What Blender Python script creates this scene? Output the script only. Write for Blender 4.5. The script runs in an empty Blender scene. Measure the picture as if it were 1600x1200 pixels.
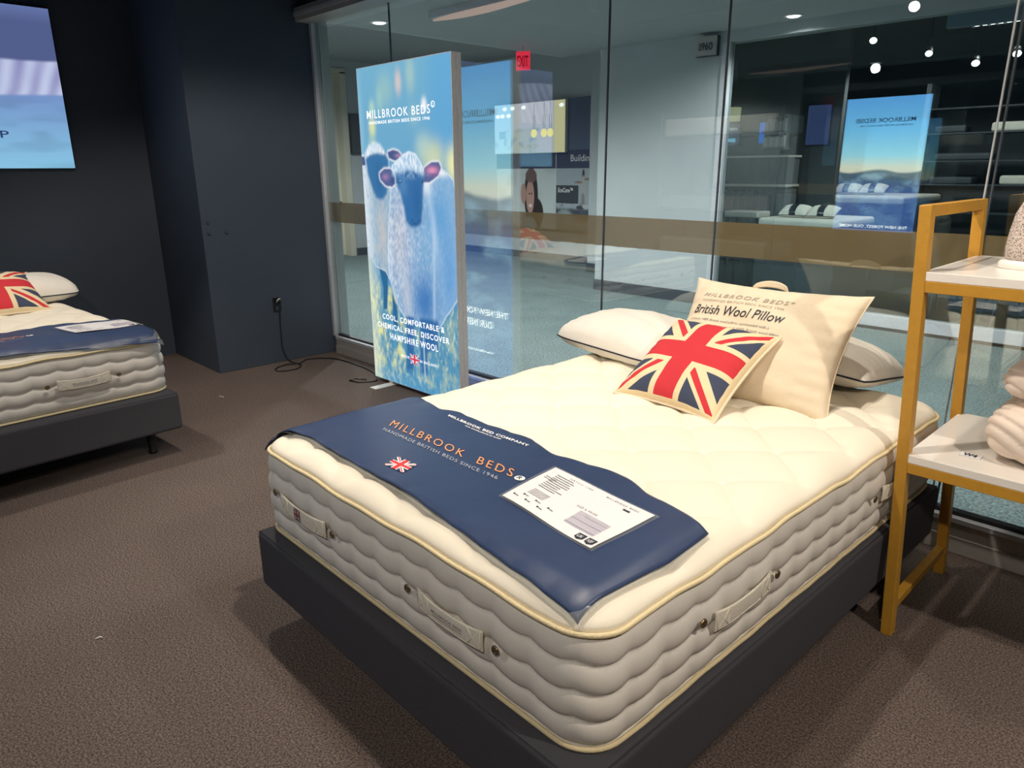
import bpy, bmesh, math, random
import numpy as np
from mathutils import Vector, Matrix
random.seed(7)
C = bpy.context.scene.collection
PI = math.pi

# ------------------------------------------------------------------ camera, world, lights, exposure
cam_d = bpy.data.cameras.new('camera'); cam = bpy.data.objects.new('camera', cam_d); C.objects.link(cam)
cam_d.sensor_width = 36.0
cam_d.lens = 1121.79 / 1600 * 36.0
cam_d.clip_start = 0.05; cam_d.clip_end = 100
_yaw, _pit, _rol = 0.80263, -0.29056, -0.0068956
F_ = Vector((-math.sin(_yaw)*math.cos(_pit), math.cos(_yaw)*math.cos(_pit), math.sin(_pit)))
R_ = F_.cross(Vector((0, 0, 1))).normalized(); U_ = R_.cross(F_)
R2_ = R_*math.cos(_rol) + U_*math.sin(_rol); U2_ = -R_*math.sin(_rol) + U_*math.cos(_rol)
M_ = Matrix((R2_, U2_, -F_)).transposed().to_4x4(); M_.translation = Vector((0.77222, -0.97007, 1.59020))
cam.matrix_world = M_
bpy.context.scene.camera = cam

vs = bpy.context.scene.view_settings
vs.view_transform = 'Standard'; vs.look = 'None'; vs.gamma = 1.0; vs.exposure = 0.0; vs.use_curve_mapping = False
w = bpy.data.worlds.new('world'); bpy.context.scene.world = w; w.use_nodes = True
w.node_tree.nodes['Background'].inputs[0].default_value = (0.75, 0.85, 1.0, 1)
w.node_tree.nodes['Background'].inputs[1].default_value = 0.10

def spot(name, loc, target, energy, size_deg, col=(1, 0.9, 0.76), blend=0.35, radius=0.04):
    d = bpy.data.lights.new(name, 'SPOT'); d.energy = energy; d.color = col
    d.spot_size = math.radians(size_deg); d.spot_blend = blend; d.shadow_soft_size = radius
    o = bpy.data.objects.new(name, d); C.objects.link(o); o.location = loc
    o.rotation_euler = (Vector(target) - Vector(loc)).to_track_quat('-Z', 'Y').to_euler()
    return o
def plight(name, loc, energy, col, radius=0.1):
    d = bpy.data.lights.new(name, 'POINT'); d.energy = energy; d.color = col; d.shadow_soft_size = radius
    o = bpy.data.objects.new(name, d); C.objects.link(o); o.location = loc
    return o

WARM = (1.0, 0.895, 0.77)
TRACKS = [  # showroom track spots: (lamp position, target, watts, cone)
    ((-0.78, 0.42, 3.0), (-0.75, 0.9, 0.6), 150, 100),
    ((-0.40, 1.75, 3.0), (-0.6, 1.3, 0.6), 60, 80),
    ((1.30, -1.90, 3.0), (-0.5, 0.0, 0.3), 140, 90),
    ((-1.9, -2.1, 3.0), (-1.3, -0.2, 0.2), 52, 100),
    ((-4.25, -0.35, 3.0), (-4.2, -0.3, 0.5), 120, 80),
    ((-2.7, 0.55, 3.0), (-3.4, 1.2, 0.0), 125, 120),
    ((1.9, 0.6, 3.0), (0.4, 1.5, 0.9), 165, 80),
]
for i, (l, t, e, a) in enumerate(TRACKS):
    spot('track_lamp_light', l, t, e, a, WARM)
CORR = [((-2.89, 6.45, 2.96), 120), ((-5.88, 3.63, 2.96), 300), ((-1.0, 2.95, 2.96), 330), ((-3.6, 2.95, 2.96), 430),  # first two are real downlights, the rest added to brighten the corridor
        ((1.3, 3.1, 2.96), 200), ((-8.6, 4.6, 3.44), 560)]
for l, e in CORR:
    near = l[1] < 3.2      # the added ones beside the glass wash the corridor away from it
    spot('corridor_downlight_or_fill', (l[0], l[1], l[2]-0.02), (l[0], l[1]+(1.9 if near else 0), 0), e, 112 if near else 160, (0.97, 0.99, 1.0), 0.6, 0.06)

# ------------------------------------------------------------------ materials
def mat(name, col, rough=0.7, metal=0.0, noise=None, bump=None, spec=0.5, sheen=0.0):
    """noise=(scale, amount) varies the colour; bump=(scale, strength)"""
    m = bpy.data.materials.new(name); m.use_nodes = True; nt = m.node_tree; b = nt.nodes['Principled BSDF']
    b.inputs['Base Color'].default_value = (*col, 1); b.inputs['Roughness'].default_value = rough
    b.inputs['Metallic'].default_value = metal; b.inputs['Specular IOR Level'].default_value = spec
    if sheen: b.inputs['Sheen Weight'].default_value = sheen
    tc = nt.nodes.new('ShaderNodeTexCoord')
    if noise:
        n = nt.nodes.new('ShaderNodeTexNoise'); n.inputs['Scale'].default_value = noise[0]; n.inputs['Detail'].default_value = 6
        n.inputs['Roughness'].default_value = 0.7
        r = nt.nodes.new('ShaderNodeValToRGB')
        a = noise[1]
        r.color_ramp.elements[0].position = 0.35; r.color_ramp.elements[1].position = 0.65
        r.color_ramp.elements[0].color = (*[c*(1-a) for c in col], 1); r.color_ramp.elements[1].color = (*[min(1, c*(1+a)) for c in col], 1)
        nt.links.new(tc.outputs['Object'], n.inputs['Vector']); nt.links.new(n.outputs['Fac'], r.inputs['Fac'])
        nt.links.new(r.outputs['Color'], b.inputs['Base Color'])
    if bump:
        n = nt.nodes.new('ShaderNodeTexNoise'); n.inputs['Scale'].default_value = bump[0]; n.inputs['Detail'].default_value = 5
        u = nt.nodes.new('ShaderNodeBump'); u.inputs['Strength'].default_value = bump[1]; u.inputs['Distance'].default_value = 0.01
        nt.links.new(tc.outputs['Object'], n.inputs['Vector']); nt.links.new(n.outputs['Fac'], u.inputs['Height'])
        nt.links.new(u.outputs['Normal'], b.inputs['Normal'])
    return m
def emit(name, col, s=1.0):
    m = bpy.data.materials.new(name); m.use_nodes = True; nt = m.node_tree; nt.nodes.clear()
    o = nt.nodes.new('ShaderNodeOutputMaterial'); e = nt.nodes.new('ShaderNodeEmission')
    e.inputs[0].default_value = (*col, 1); e.inputs[1].default_value = s
    nt.links.new(e.outputs[0], o.inputs[0]); return m
def vcol_emit(name, s):
    m = emit(name, (1, 1, 1), s); nt = m.node_tree
    a = nt.nodes.new('ShaderNodeAttribute'); a.attribute_name = 'picture'
    e = [n for n in nt.nodes if n.type == 'EMISSION'][0]; nt.links.new(a.outputs['Color'], e.inputs[0]); return m
def vcol_diff(name):
    m = mat(name, (1, 1, 1), 0.6); nt = m.node_tree
    a = nt.nodes.new('ShaderNodeAttribute'); a.attribute_name = 'picture'
    nt.links.new(a.outputs['Color'], nt.nodes['Principled BSDF'].inputs['Base Color']); return m
def S(r, g, b):      # sRGB 0-255 -> linear
    f = lambda c: (c/255/12.92 if c/255 <= 0.04045 else ((c/255+0.055)/1.055)**2.4)
    return (f(r), f(g), f(b))

class N:             # tiny expression language over Math nodes
    nt = None
    def __init__(s, sock): s.s = sock
    @staticmethod
    def op(o, a, b=None):
        n = N.nt.nodes.new('ShaderNodeMath'); n.operation = o
        for i, x in enumerate((a, b)):
            if x is None: continue
            if isinstance(x, N): N.nt.links.new(x.s, n.inputs[i])
            else: n.inputs[i].default_value = x
        return N(n.outputs[0])
    def __add__(s, o): return N.op('ADD', s, o)
    def __sub__(s, o): return N.op('SUBTRACT', s, o)
    def __mul__(s, o): return N.op('MULTIPLY', s, o)
    def lt(s, o): return N.op('LESS_THAN', s, o)
    def gt(s, o): return N.op('GREATER_THAN', s, o)
    def abs(s): return N.op('ABSOLUTE', s)
    def sign(s): return N.op('SIGN', s)
    def mx(s, o): return N.op('MAXIMUM', s, o)
    def inv(s): return N.op('SUBTRACT', 1.0, s)

def flag_mat(name, blue, white, red, border=0.0, emission=None, rough=0.85):
    m = mat(name, white, rough, bump=(900, 0.12)); nt = m.node_tree; N.nt = nt; b = nt.nodes['Principled BSDF']
    uv = nt.nodes.new('ShaderNodeUVMap'); sp = nt.nodes.new('ShaderNodeSeparateXYZ'); nt.links.new(uv.outputs[0], sp.inputs[0])
    x = N(sp.outputs[0]) - 0.5; y = N(sp.outputs[1]) - 0.5
    ax, ay = x.abs(), y.abs()
    k = 0.7071
    d1 = (x - y)*k; d2 = (x + y)*k
    cw = (ax.lt(0.150)).mx(ay.lt(0.150)); cr = (ax.lt(0.098)).mx(ay.lt(0.098))
    dw = (d1.abs().lt(0.078)).mx(d2.abs().lt(0.078))
    q1 = (x*y).gt(0.0); s = x.sign()
    e1 = d1*s; e2 = d2*s
    r1 = q1*(e1.gt(-0.008))*(e1.lt(0.045)); r2 = q1.inv()*(e2.gt(-0.045))*(e2.lt(0.008))
    red_ = cr.mx((r1.mx(r2))*cw.inv())
    white_ = cw.mx(dw)
    if border:
        ed = (ax.mx(ay)).gt(0.5 - border); red_ = red_*ed.inv(); white_ = white_.mx(ed)
    m1 = nt.nodes.new('ShaderNodeMixRGB'); m1.inputs[1].default_value = (*blue, 1); m1.inputs[2].default_value = (*white, 1); nt.links.new(white_.s, m1.inputs[0])
    m2 = nt.nodes.new('ShaderNodeMixRGB'); m2.inputs[2].default_value = (*red, 1); nt.links.new(m1.outputs[0], m2.inputs[1]); nt.links.new(red_.s, m2.inputs[0])
    if emission is None: nt.links.new(m2.outputs[0], b.inputs['Base Color'])
    else:
        b.inputs['Base Color'].default_value = (0, 0, 0, 1); nt.links.new(m2.outputs[0], b.inputs['Emission Color']); b.inputs['Emission Strength'].default_value = emission
    return m

M = {}
M['ticking'] = mat('cream_ticking', S(238, 230, 212), 0.85, bump=(380, 0.10), spec=0.2, noise=(3, 0.02))
M['mesh_side'] = mat('ivory_side_fabric', S(224, 219, 211), 0.85, bump=(500, 0.12), spec=0.2, noise=(5, 0.03))
M['piping'] = mat('straw_piping', S(220, 204, 164), 0.7, bump=(200, 0.3), spec=0.2)
M['strap'] = mat('ivory_strap', S(234, 228, 214), 0.6, bump=(300, 0.3))
M['brass'] = mat('antique_brass', S(150, 130, 100), 0.35, 0.9)
M['base'] = mat('charcoal_fabric', S(72, 72, 78), 0.9, noise=(350, 0.12), bump=(420, 0.3), spec=0.25)
M['runner'] = mat('navy_satin', S(48, 64, 98), 0.42, noise=(6, 0.05), bump=(14, 0.12), spec=0.45)
M['black'] = mat('black_plastic', S(22, 22, 24), 0.45)
M['orange_ink'] = mat('orange_print', S(238, 160, 104), 0.6)
M['grey_ink'] = mat('silver_print', S(176, 180, 190), 0.6)
M['white_ink'] = mat('white_print', S(240, 240, 240), 0.6)
M['dark_ink'] = mat('dark_print', S(40, 42, 55), 0.6)
M['tan_ink'] = mat('taupe_print', S(170, 160, 145), 0.7)
M['mid_ink'] = mat('grey_print', S(125, 125, 130), 0.7)
M['paper'] = mat('white_paper', S(236, 234, 236), 0.35)
M['pale_ink'] = mat('lilac_table_print', S(196, 190, 206), 0.5)
M['calico'] = mat('unbleached_calico', S(228, 212, 186), 0.9, noise=(500, 0.05), bump=(26, 0.25), spec=0.15)
M['cotton'] = mat('white_cotton', S(228, 222, 212), 0.85, bump=(22, 0.3), spec=0.2)
M['navy_pipe'] = mat('navy_piping', S(24, 28, 44), 0.6)
M['gold'] = mat('mustard_gold_paint', S(190, 140, 48), 0.42, noise=(30, 0.06), spec=0.5)
M['board'] = mat('white_laminate', S(236, 230, 222), 0.25, noise=(4, 0.02))
M['quilt'] = mat('pale_pink_cream_cotton', S(236, 220, 206), 0.9, bump=(350, 0.15), spec=0.15)
M['alu'] = mat('brushed_aluminium', S(196, 197, 202), 0.42, 0.1, noise=(40, 0.06))
M['alu_warm'] = mat('satin_steel', S(176, 172, 168), 0.38, 0.2, noise=(30, 0.06))
M['wall'] = mat('charcoal_navy_wall', S(66, 75, 88), 0.6, noise=(1.2, 0.05), bump=(90, 0.05), spec=0.35)
M['ceiling'] = mat('black_ceiling', S(28, 30, 34), 0.9, noise=(3, 0.05))
M['corr_wall'] = mat('grey_corridor_wall', S(178, 182, 184), 0.85, noise=(1.5, 0.03))
M['corr_ceil'] = mat('corridor_ceiling', S(165, 168, 170), 0.9, noise=(1.5, 0.02))
M['skirting'] = mat('dark_skirting', S(62, 68, 76), 0.6, noise=(9, 0.05))
M['cream_door'] = mat('cream_door_paint', S(205, 198, 180), 0.6, noise=(2, 0.03))
M['shop_dark'] = mat('dark_shop_wall', S(92, 97, 102), 0.85, noise=(1, 0.06))
M['shop_floor'] = mat('shop_floor', S(95, 100, 100), 0.7, noise=(20, 0.15))
M['white_plastic'] = mat('white_plastic', S(232, 230, 226), 0.45)
M['grey_seat'] = mat('grey_shell', S(200, 195, 190), 0.6)

def carpet(name, c0, c1, scale, bstr, big=0.12):
    m = bpy.data.materials.new(name); m.use_nodes = True; nt = m.node_tree; b = nt.nodes['Principled BSDF']
    b.inputs['Roughness'].default_value = 0.95; b.inputs['Specular IOR Level'].default_value = 0.15
    tc = nt.nodes.new('ShaderNodeTexCoord')
    v = nt.nodes.new('ShaderNodeTexNoise'); v.inputs['Scale'].default_value = scale; v.inputs['Detail'].default_value = 3; v.inputs['Roughness'].default_value = 0.75
    r = nt.nodes.new('ShaderNodeValToRGB'); r.color_ramp.elements[0].position = 0.38; r.color_ramp.elements[1].position = 0.66
    r.color_ramp.elements[0].color = (*c0, 1); r.color_ramp.elements[1].color = (*c1, 1)
    n2 = nt.nodes.new('ShaderNodeTexNoise'); n2.inputs['Scale'].default_value = 2.2; n2.inputs['Detail'].default_value = 4
    mp = nt.nodes.new('ShaderNodeMapRange'); mp.inputs[3].default_value = 1-big; mp.inputs[4].default_value = 1+big
    mx = nt.nodes.new('ShaderNodeVectorMath'); mx.operation = 'SCALE'
    bp = nt.nodes.new('ShaderNodeBump'); bp.inputs['Strength'].default_value = bstr; bp.inputs['Distance'].default_value = 0.01
    L = nt.links.new
    L(tc.outputs['Object'], v.inputs['Vector']); L(tc.outputs['Object'], n2.inputs['Vector']); L(v.outputs['Fac'], r.inputs['Fac'])
    L(n2.outputs['Fac'], mp.inputs[0]); L(r.outputs['Color'], mx.inputs[0]); L(mp.outputs[0], mx.inputs['Scale'])
    L(mx.outputs[0], b.inputs['Base Color']); L(v.outputs['Fac'], bp.inputs['Height']); L(bp.outputs['Normal'], b.inputs['Normal'])
    return m
M['carpet'] = carpet('brown_grey_carpet', S(72, 62, 58), S(146, 130, 122), 150, 0.9)
M['corr_floor'] = carpet('blue_grey_corridor_carpet', S(80, 93, 93), S(150, 163, 162), 60, 0.6, 0.25)

def glass(name, tint, k, ior=1.9):
    m = bpy.data.materials.new(name); m.use_nodes = True; nt = m.node_tree; nt.nodes.clear()
    o = nt.nodes.new('ShaderNodeOutputMaterial'); t = nt.nodes.new('ShaderNodeBsdfTransparent'); t.inputs[0].default_value = (*tint, 1)
    g = nt.nodes.new('ShaderNodeBsdfGlossy'); g.inputs['Roughness'].default_value = 0.0; g.inputs[0].default_value = (0.95, 1, 1, 1)
    f = nt.nodes.new('ShaderNodeFresnel'); f.inputs[0].default_value = ior
    mm = nt.nodes.new('ShaderNodeMath'); mm.operation = 'MULTIPLY'; mm.use_clamp = True; mm.inputs[1].default_value = k
    # the same reflectance from both sides of the thin sheet
    ge = nt.nodes.new('ShaderNodeNewGeometry'); mix = nt.nodes.new('ShaderNodeMixShader')
    x1 = nt.nodes.new('ShaderNodeMath'); x1.operation = 'MULTIPLY'; x1.inputs[1].default_value = (1/ior - ior)
    x2 = nt.nodes.new('ShaderNodeMath'); x2.operation = 'ADD'; x2.inputs[1].default_value = ior
    L = nt.links.new
    L(ge.outputs['Backfacing'], x1.inputs[0]); L(x1.outputs[0], x2.inputs[0]); L(x2.outputs[0], f.inputs[0])
    L(f.outputs[0], mm.inputs[0]); L(mm.outputs[0], mix.inputs[0]); L(t.outputs[0], mix.inputs[1]); L(g.outputs[0], mix.inputs[2]); L(mix.outputs[0], o.inputs[0])
    return m
M['glass'] = glass('window_glass', (0.91, 0.955, 0.945), 1.35)
M['glass2'] = glass('far_window_glass', (0.85, 0.9, 0.9), 0.6)
def film(name, col, alpha, rough=0.5):
    m = bpy.data.materials.new(name); m.use_nodes = True; nt = m.node_tree; nt.nodes.clear()
    o = nt.nodes.new('ShaderNodeOutputMaterial'); t = nt.nodes.new('ShaderNodeBsdfTransparent')
    p = nt.nodes.new('ShaderNodeBsdfPrincipled'); p.inputs['Base Color'].default_value = (*col, 1); p.inputs['Roughness'].default_value = rough
    x = nt.nodes.new('ShaderNodeMixShader'); x.inputs[0].default_value = alpha
    nt.links.new(t.outputs[0], x.inputs[1]); nt.links.new(p.outputs[0], x.inputs[2]); nt.links.new(x.outputs[0], o.inputs[0]); return m
M['band'] = film('bronze_vinyl_band', S(176, 146, 108), 0.62)
M['band_ink'] = film('pale_vinyl_lettering', S(225, 215, 200), 0.35)
M['sleeve'] = film('clear_plastic_sleeve', S(225, 228, 222), 0.13, 0.12)

# ------------------------------------------------------------------ builders
def link(name, me, m, parent=None, smooth=False):
    o = bpy.data.objects.new(name, me); C.objects.link(o)
    if m is not None and not me.materials: me.materials.append(m)
    if parent is not None: o.parent = parent
    if smooth: me.polygons.foreach_set('use_smooth', [True]*len(me.polygons))
    return o
class MB:
    def __init__(s): s.v = []; s.f = []
    def add(s, vs_, fs): k = len(s.v); s.v += [tuple(p) for p in vs_]; s.f += [tuple(i+k for i in f) for f in fs]; return s
    def box(s, x0, x1, y0, y1, z0, z1):
        return s.add([(x0,y0,z0),(x1,y0,z0),(x1,y1,z0),(x0,y1,z0),(x0,y0,z1),(x1,y0,z1),(x1,y1,z1),(x0,y1,z1)],
                     [(0,3,2,1),(4,5,6,7),(0,1,5,4),(1,2,6,5),(2,3,7,6),(3,0,4,7)])
    def bar(s, a, b, w_, h_, up=(0, 0, 1)):
        a, b = Vector(a), Vector(b); d = (b-a).normalized(); up = Vector(up)
        if abs(d.dot(up)) > 0.99: up = Vector((0, 1, 0))
        r = d.cross(up).normalized(); u = r.cross(d)
        vs_ = [p + r*sx*w_/2 + u*sy*h_/2 for p in (a, b) for sx, sy in ((-1,-1),(1,-1),(1,1),(-1,1))]
        return s.add(vs_, [(0,1,2,3)[::-1],(4,5,6,7),(0,1,5,4),(1,2,6,5),(2,3,7,6),(3,0,4,7)])
    def tube(s, pts, r, n=8, closed=False):
        pts = [Vector(p) for p in pts]; m = len(pts); vs_ = []
        rr = r if callable(r) else (lambda i: r)
        prev = None
        for i, p in enumerate(pts):
            t = (pts[(i+1) % m] - pts[i-1]) if closed else (pts[min(i+1, m-1)] - pts[max(i-1, 0)])
            t.normalize()
            if prev is None: a = t.orthogonal().normalized() if abs(t.z) > .95 else t.cross(Vector((0,0,1))).normalized()
            else: a = (prev - t*prev.dot(t)).normalized()
            prev = a; b = t.cross(a)
            vs_ += [p + (a*math.cos(2*PI*k/n) + b*math.sin(2*PI*k/n))*rr(i) for k in range(n)]
        fs = []
        for i in range(m if closed else m-1):
            j = (i+1) % m
            for k in range(n): fs.append((i*n+k, i*n+(k+1) % n, j*n+(k+1) % n, j*n+k))
        if not closed: fs += [tuple(range(n))[::-1], tuple((m-1)*n+k for k in range(n))]
        return s.add(vs_, fs)
    def lathe(s, prof, c=(0, 0, 0), n=24, sx=1, sy=1, axis='z', pw=2.0):
        vs_ = []
        for r, z in prof:
            for k in range(n):
                a = 2*PI*k/n; ca, sa = math.cos(a), math.sin(a)
                if pw != 2.0: ca = math.copysign(abs(ca)**(2/pw), ca); sa = math.copysign(abs(sa)**(2/pw), sa)
                p = (r*ca*sx, r*sa*sy, z)
                if axis == 'y': p = (p[0], z, p[1])
                if axis == 'x': p = (z, p[0], p[1])
                vs_.append((p[0]+c[0], p[1]+c[1], p[2]+c[2]))
        fs = [(i*n+k, i*n+(k+1) % n, (i+1)*n+(k+1) % n, (i+1)*n+k) for i in range(len(prof)-1) for k in range(n)]
        fs += [tuple(range(n))[::-1], tuple((len(prof)-1)*n+k for k in range(n))]
        return s.add(vs_, fs)
    def build(s, name, m, parent=None, smooth=False, bevel=0.0, seg=2, loc=None, rot=None):
        me = bpy.data.meshes.new(name); me.from_pydata(s.v, [], s.f); me.update()
        bm = bmesh.new(); bm.from_mesh(me); bmesh.ops.recalc_face_normals(bm, faces=bm.faces); bm.to_mesh(me); bm.free()
        o = link(name, me, m, parent, smooth)
        if bevel:
            b = o.modifiers.new('bevel', 'BEVEL'); b.width = bevel; b.segments = seg; b.limit_method = 'ANGLE'
        if loc: o.location = loc
        if rot: o.rotation_euler = rot
        return o
def grid(name, nu, nv, fn, m, parent=None, smooth=True, wrap=False, flip=False, link_it=True):
    """fn(u, v) -> xyz, u,v in 0..1; gets a UV map"""
    vs_ = []; fs = []; mu = nu if wrap else nu+1
    for j in range(nv+1):
        for i in range(mu): vs_.append(tuple(fn(i/nu, j/nv)))
    for j in range(nv):
        for i in range(nu):
            a = j*mu+i; b = j*mu+(i+1) % mu; f = (a, b, b+mu, a+mu); fs.append(f[::-1] if flip else f)
    me = bpy.data.meshes.new(name); me.from_pydata(vs_, [], fs); me.update()
    uv = me.uv_layers.new(name='UVMap'); cu = []
    for j in range(nv):
        for i in range(nu):
            q = [(i/nu, j/nv), ((i+1)/nu, j/nv), ((i+1)/nu, (j+1)/nv), (i/nu, (j+1)/nv)]
            for c in (q[::-1] if flip else q): cu += c
    uv.data.foreach_set('uv', cu)
    return link(name, me, m, parent, smooth) if link_it else me
def picture(name, img, fn, m, parent=None):
    """a printed panel: numpy picture rows top->bottom as a vertex-coloured sheet; fn(s, t) -> xyz"""
    h, w_ = img.shape[:2]
    o = grid(name, w_-1, h-1, fn, m, parent, smooth=False, flip=True)
    ca = o.data.color_attributes.new('picture', 'FLOAT_COLOR', 'POINT')
    rgba = np.ones((h*w_, 4), dtype=np.float32); rgba[:, :3] = img.reshape(-1, 3)
    ca.data.foreach_set('color', rgba.ravel()); return o
def text(name, body, fn, x, y, width, height, m, parent=None, bold=0.0, spacing=1.0, mirror=False, shear=0.0):
    """lettering fitted to a width x height box with its lower left corner at (x, y); fn(x, y) -> xyz"""
    cu = bpy.data.curves.new(name, 'FONT'); cu.body = body; cu.size = 1; cu.space_character = spacing; cu.offset = bold; cu.resolution_u = 3; cu.shear = shear
    tmp = bpy.data.objects.new('tmp', cu); me = bpy.data.meshes.new_from_object(tmp); bpy.data.objects.remove(tmp)
    n = len(me.vertices); co = np.zeros(n*3); me.vertices.foreach_get('co', co); co = co.reshape(-1, 3)
    lo, hi = co.min(0), co.max(0); s = (co-lo)/np.maximum(hi-lo, 1e-6)
    if mirror: s[:, 0] = 1-s[:, 0]
    out = np.array([fn(x+a*width, y+b*height) for a, b in s[:, :2]])
    me.vertices.foreach_set('co', out.ravel()); me.update()
    return link(name, me, m, parent)
def thing(name, label, cat, loc=(0, 0, 0), rot=(0, 0, 0), group=None):
    o = bpy.data.objects.new(name, None); C.objects.link(o); o.location = loc; o.rotation_euler = rot; o.empty_display_size = 0.05
    return tag(o, label, cat, group)
def tag(o, label, cat, group=None):
    o['label'] = label; o['category'] = cat
    if group: o['group'] = group
    return o
def struct(o): o['kind'] = 'structure'; return o
def dup(root, label=None):
    r = root.copy(); C.objects.link(r)
    if label: r['label'] = label
    for ch in list(root.children):
        c = ch.copy(); C.objects.link(c); c.parent = r
        for g in ch.children:
            d = g.copy(); C.objects.link(d); d.parent = c
    return r
def lerp(a, b, t): return a + (b-a)*t

# ------------------------------------------------------------------ the showroom shell
YG = 2.345      # glass plane
struct(MB().box(-6.3, 4.2, -6.2, 2.42, -0.06, 0).build('floor', M['carpet']))
struct(MB().box(-6.3, 4.2, -6.2, 2.36, 3.3, 3.36).build('ceiling', M['ceiling']))
struct(MB().box(-6.15, -5.93, -6.2, 1.25, 0, 3.3).build('wall_left', M['wall']))
struct(MB().box(-6.15, -4.965, 1.25, 2.42, 0, 3.3).build('wall_column', M['wall'], bevel=0.004))
struct(MB().box(-6.3, 4.2, -6.3, -6.1, 0, 3.3).build('wall_back', M['wall']))
struct(MB().box(4.0, 4.2, -6.2, 2.42, 0, 3.3).build('wall_right', M['wall']))
struct(MB().box(-4.965, 4.0, 2.30, 2.42, 2.82, 3.3).build('wall_header', M['wall']))

# glass front: bottom rail, top rail, edge channel, panes
t = struct(MB().box(-4.9, 4.0, 2.29, 2.40, 0, 0.075).box(-4.9, 4.0, 2.297, 2.393, 0.075, 0.135).build('trim_1', M['alu_warm'], bevel=0.003))
MB().box(-4.9, 4.0, 2.292, 2.398, 0.135, 0.158).build('rail_cap', M['alu'], t, bevel=0.002)
MB().box(-4.9, 4.0, 2.325, 2.365, 0.158, 0.175).build('gasket', M['black'], t)
t = struct(MB().box(-5.0, 4.0, 2.19, 2.40, 2.73, 2.83).build('trim_2', M['alu_warm'], bevel=0.004))
MB().box(-4.99, 4.0, 2.18, 2.20, 2.765, 2.795).build('rail_groove', M['alu'], t)
struct(MB().box(-4.965, -4.93, 2.31, 2.385, 0.15, 2.74).build('trim_3', M['alu'], bevel=0.002))
XS = [-4.93, -3.895, -1.89, -1.175, 0.005, 1.9, 3.99]
def decal(x, z): return (x, YG+0.0125, z)
for i in range(6):
    a, b = XS[i]+0.002, XS[i+1]-0.002
    g = struct(MB().box(a, b, YG-0.005, YG+0.005, 0.16, 2.74).build('window_%d' % (i+1), M['glass']))
    MB().box(a, b, YG+0.006, YG+0.0115, 1.163, 1.330).build('vinyl_band', M['band'], g)
    if i < 5:
        MB().box(b-0.001, b+0.005, YG-0.006, YG+0.006, 0.16, 2.74).build('joint_seal', M['skirting'], g)
    if i in (1, 3):      # lettering on the corridor side reads backwards from here
        x1 = -3.10+0.47 if i == 1 else -0.715
        text('band_lettering', 'OWON', decal, x1-0.42, 1.222, 0.28, 0.052, M['band_ink'], g, mirror=True, spacing=1.15)
        for k, dx in enumerate((0.0, 0.035)):
            lm = MB()
            for (za, zb_) in ((1.247, 1.295), (1.247, 1.20)):
                lm.bar((x1-0.125+dx*1.0, YG+0.0125, 1.247), (x1-0.085+dx, YG+0.0125, zb_), 0.006, 0.0008, (0, 1, 0))
                lm.bar((x1-0.045+dx, YG+0.0125, 1.247), (x1-0.085+dx+0.0, YG+0.0125, za if za != 1.247 else zb_), 0.006, 0.0008, (0, 1, 0))
            lm.build('band_logo', M['band_ink'], g)
# chrome edge of the sliding leaf at the right post
struct(MB().box(-0.020, -0.014, YG-0.008, YG+0.008, 0.16, 2.74).build('trim_4', M['alu'], bevel=0.003))

# ------------------------------------------------------------------ the beds
W_, L_ = 1.53, 2.10
ZB, ZT = 0.371, 0.666
def rrect(x0, x1, y0, y1, r, n):
    """n points with outward normals round a rounded rectangle, plus arc length"""
    segs = [((x0+r, y0), (x1-r, y0)), ((x1, y0+r), (x1, y1-r)), ((x1-r, y1), (x0+r, y1)), ((x0, y1-r), (x0, y0+r))]
    cen = [(x1-r, y0+r, -PI/2), (x1-r, y1-r, 0), (x0+r, y1-r, PI/2), (x0+r, y0+r, PI)]
    pts = []
    for (a, b), (cx, cy, a0) in zip(segs, cen):
        l = math.dist(a, b); m = max(2, int(l/0.0085))
        nx, ny = (b[1]-a[1])/l, -(b[0]-a[0])/l
        for i in range(m): pts.append((lerp(a[0], b[0], i/m), lerp(a[1], b[1], i/m), nx, ny))
        m = max(6, int(r*PI/2/0.0085))
        for i in range(m):
            an = a0 + PI/2*i/m; pts.append((cx+r*math.cos(an), cy+r*math.sin(an), math.cos(an), math.sin(an)))
    s = [0.0]
    for i in range(1, len(pts)): s.append(s[-1] + math.dist(pts[i][:2], pts[i-1][:2]))
    return pts, s
RC = 0.10
OUT, ARC = rrect(-W_, 0, 0, L_, RC, 0)
def inset(x, y):      # distance in from the rounded outline
    cx, cy = -W_/2, L_/2; qx = abs(x-cx)-(W_/2-RC); qy = abs(y-cy)-(L_/2-RC)
    return RC - (math.hypot(max(qx, 0), max(qy, 0)) + min(max(qx, qy), 0))
def edge_rise(x, y, w_=0.10, h_=0.040):
    e = min(1, max(0, inset(x, y)/w_)); return h_*math.sqrt(max(0, 1-(1-e)**2))
def top_z(x, y):
    e = min(1, max(0, inset(x, y))/0.10)
    a = 0.33
    u = (x+0.05)/a + y/a; v = (x+0.05)/a - y/a
    p = abs(math.sin(PI*u)*math.sin(PI*v))**0.42
    t_ = math.exp(-((math.sin(PI*u)**2 + math.sin(PI*v)**2)/0.035))
    return ZT + edge_rise(x, y) + e*(0.027*p - 0.014*t_ - 0.008)
def wob(s, k=0.0): return 0.0035*math.sin(s*9+k) + 0.0025*math.sin(s*23+1.3+k)
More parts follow.
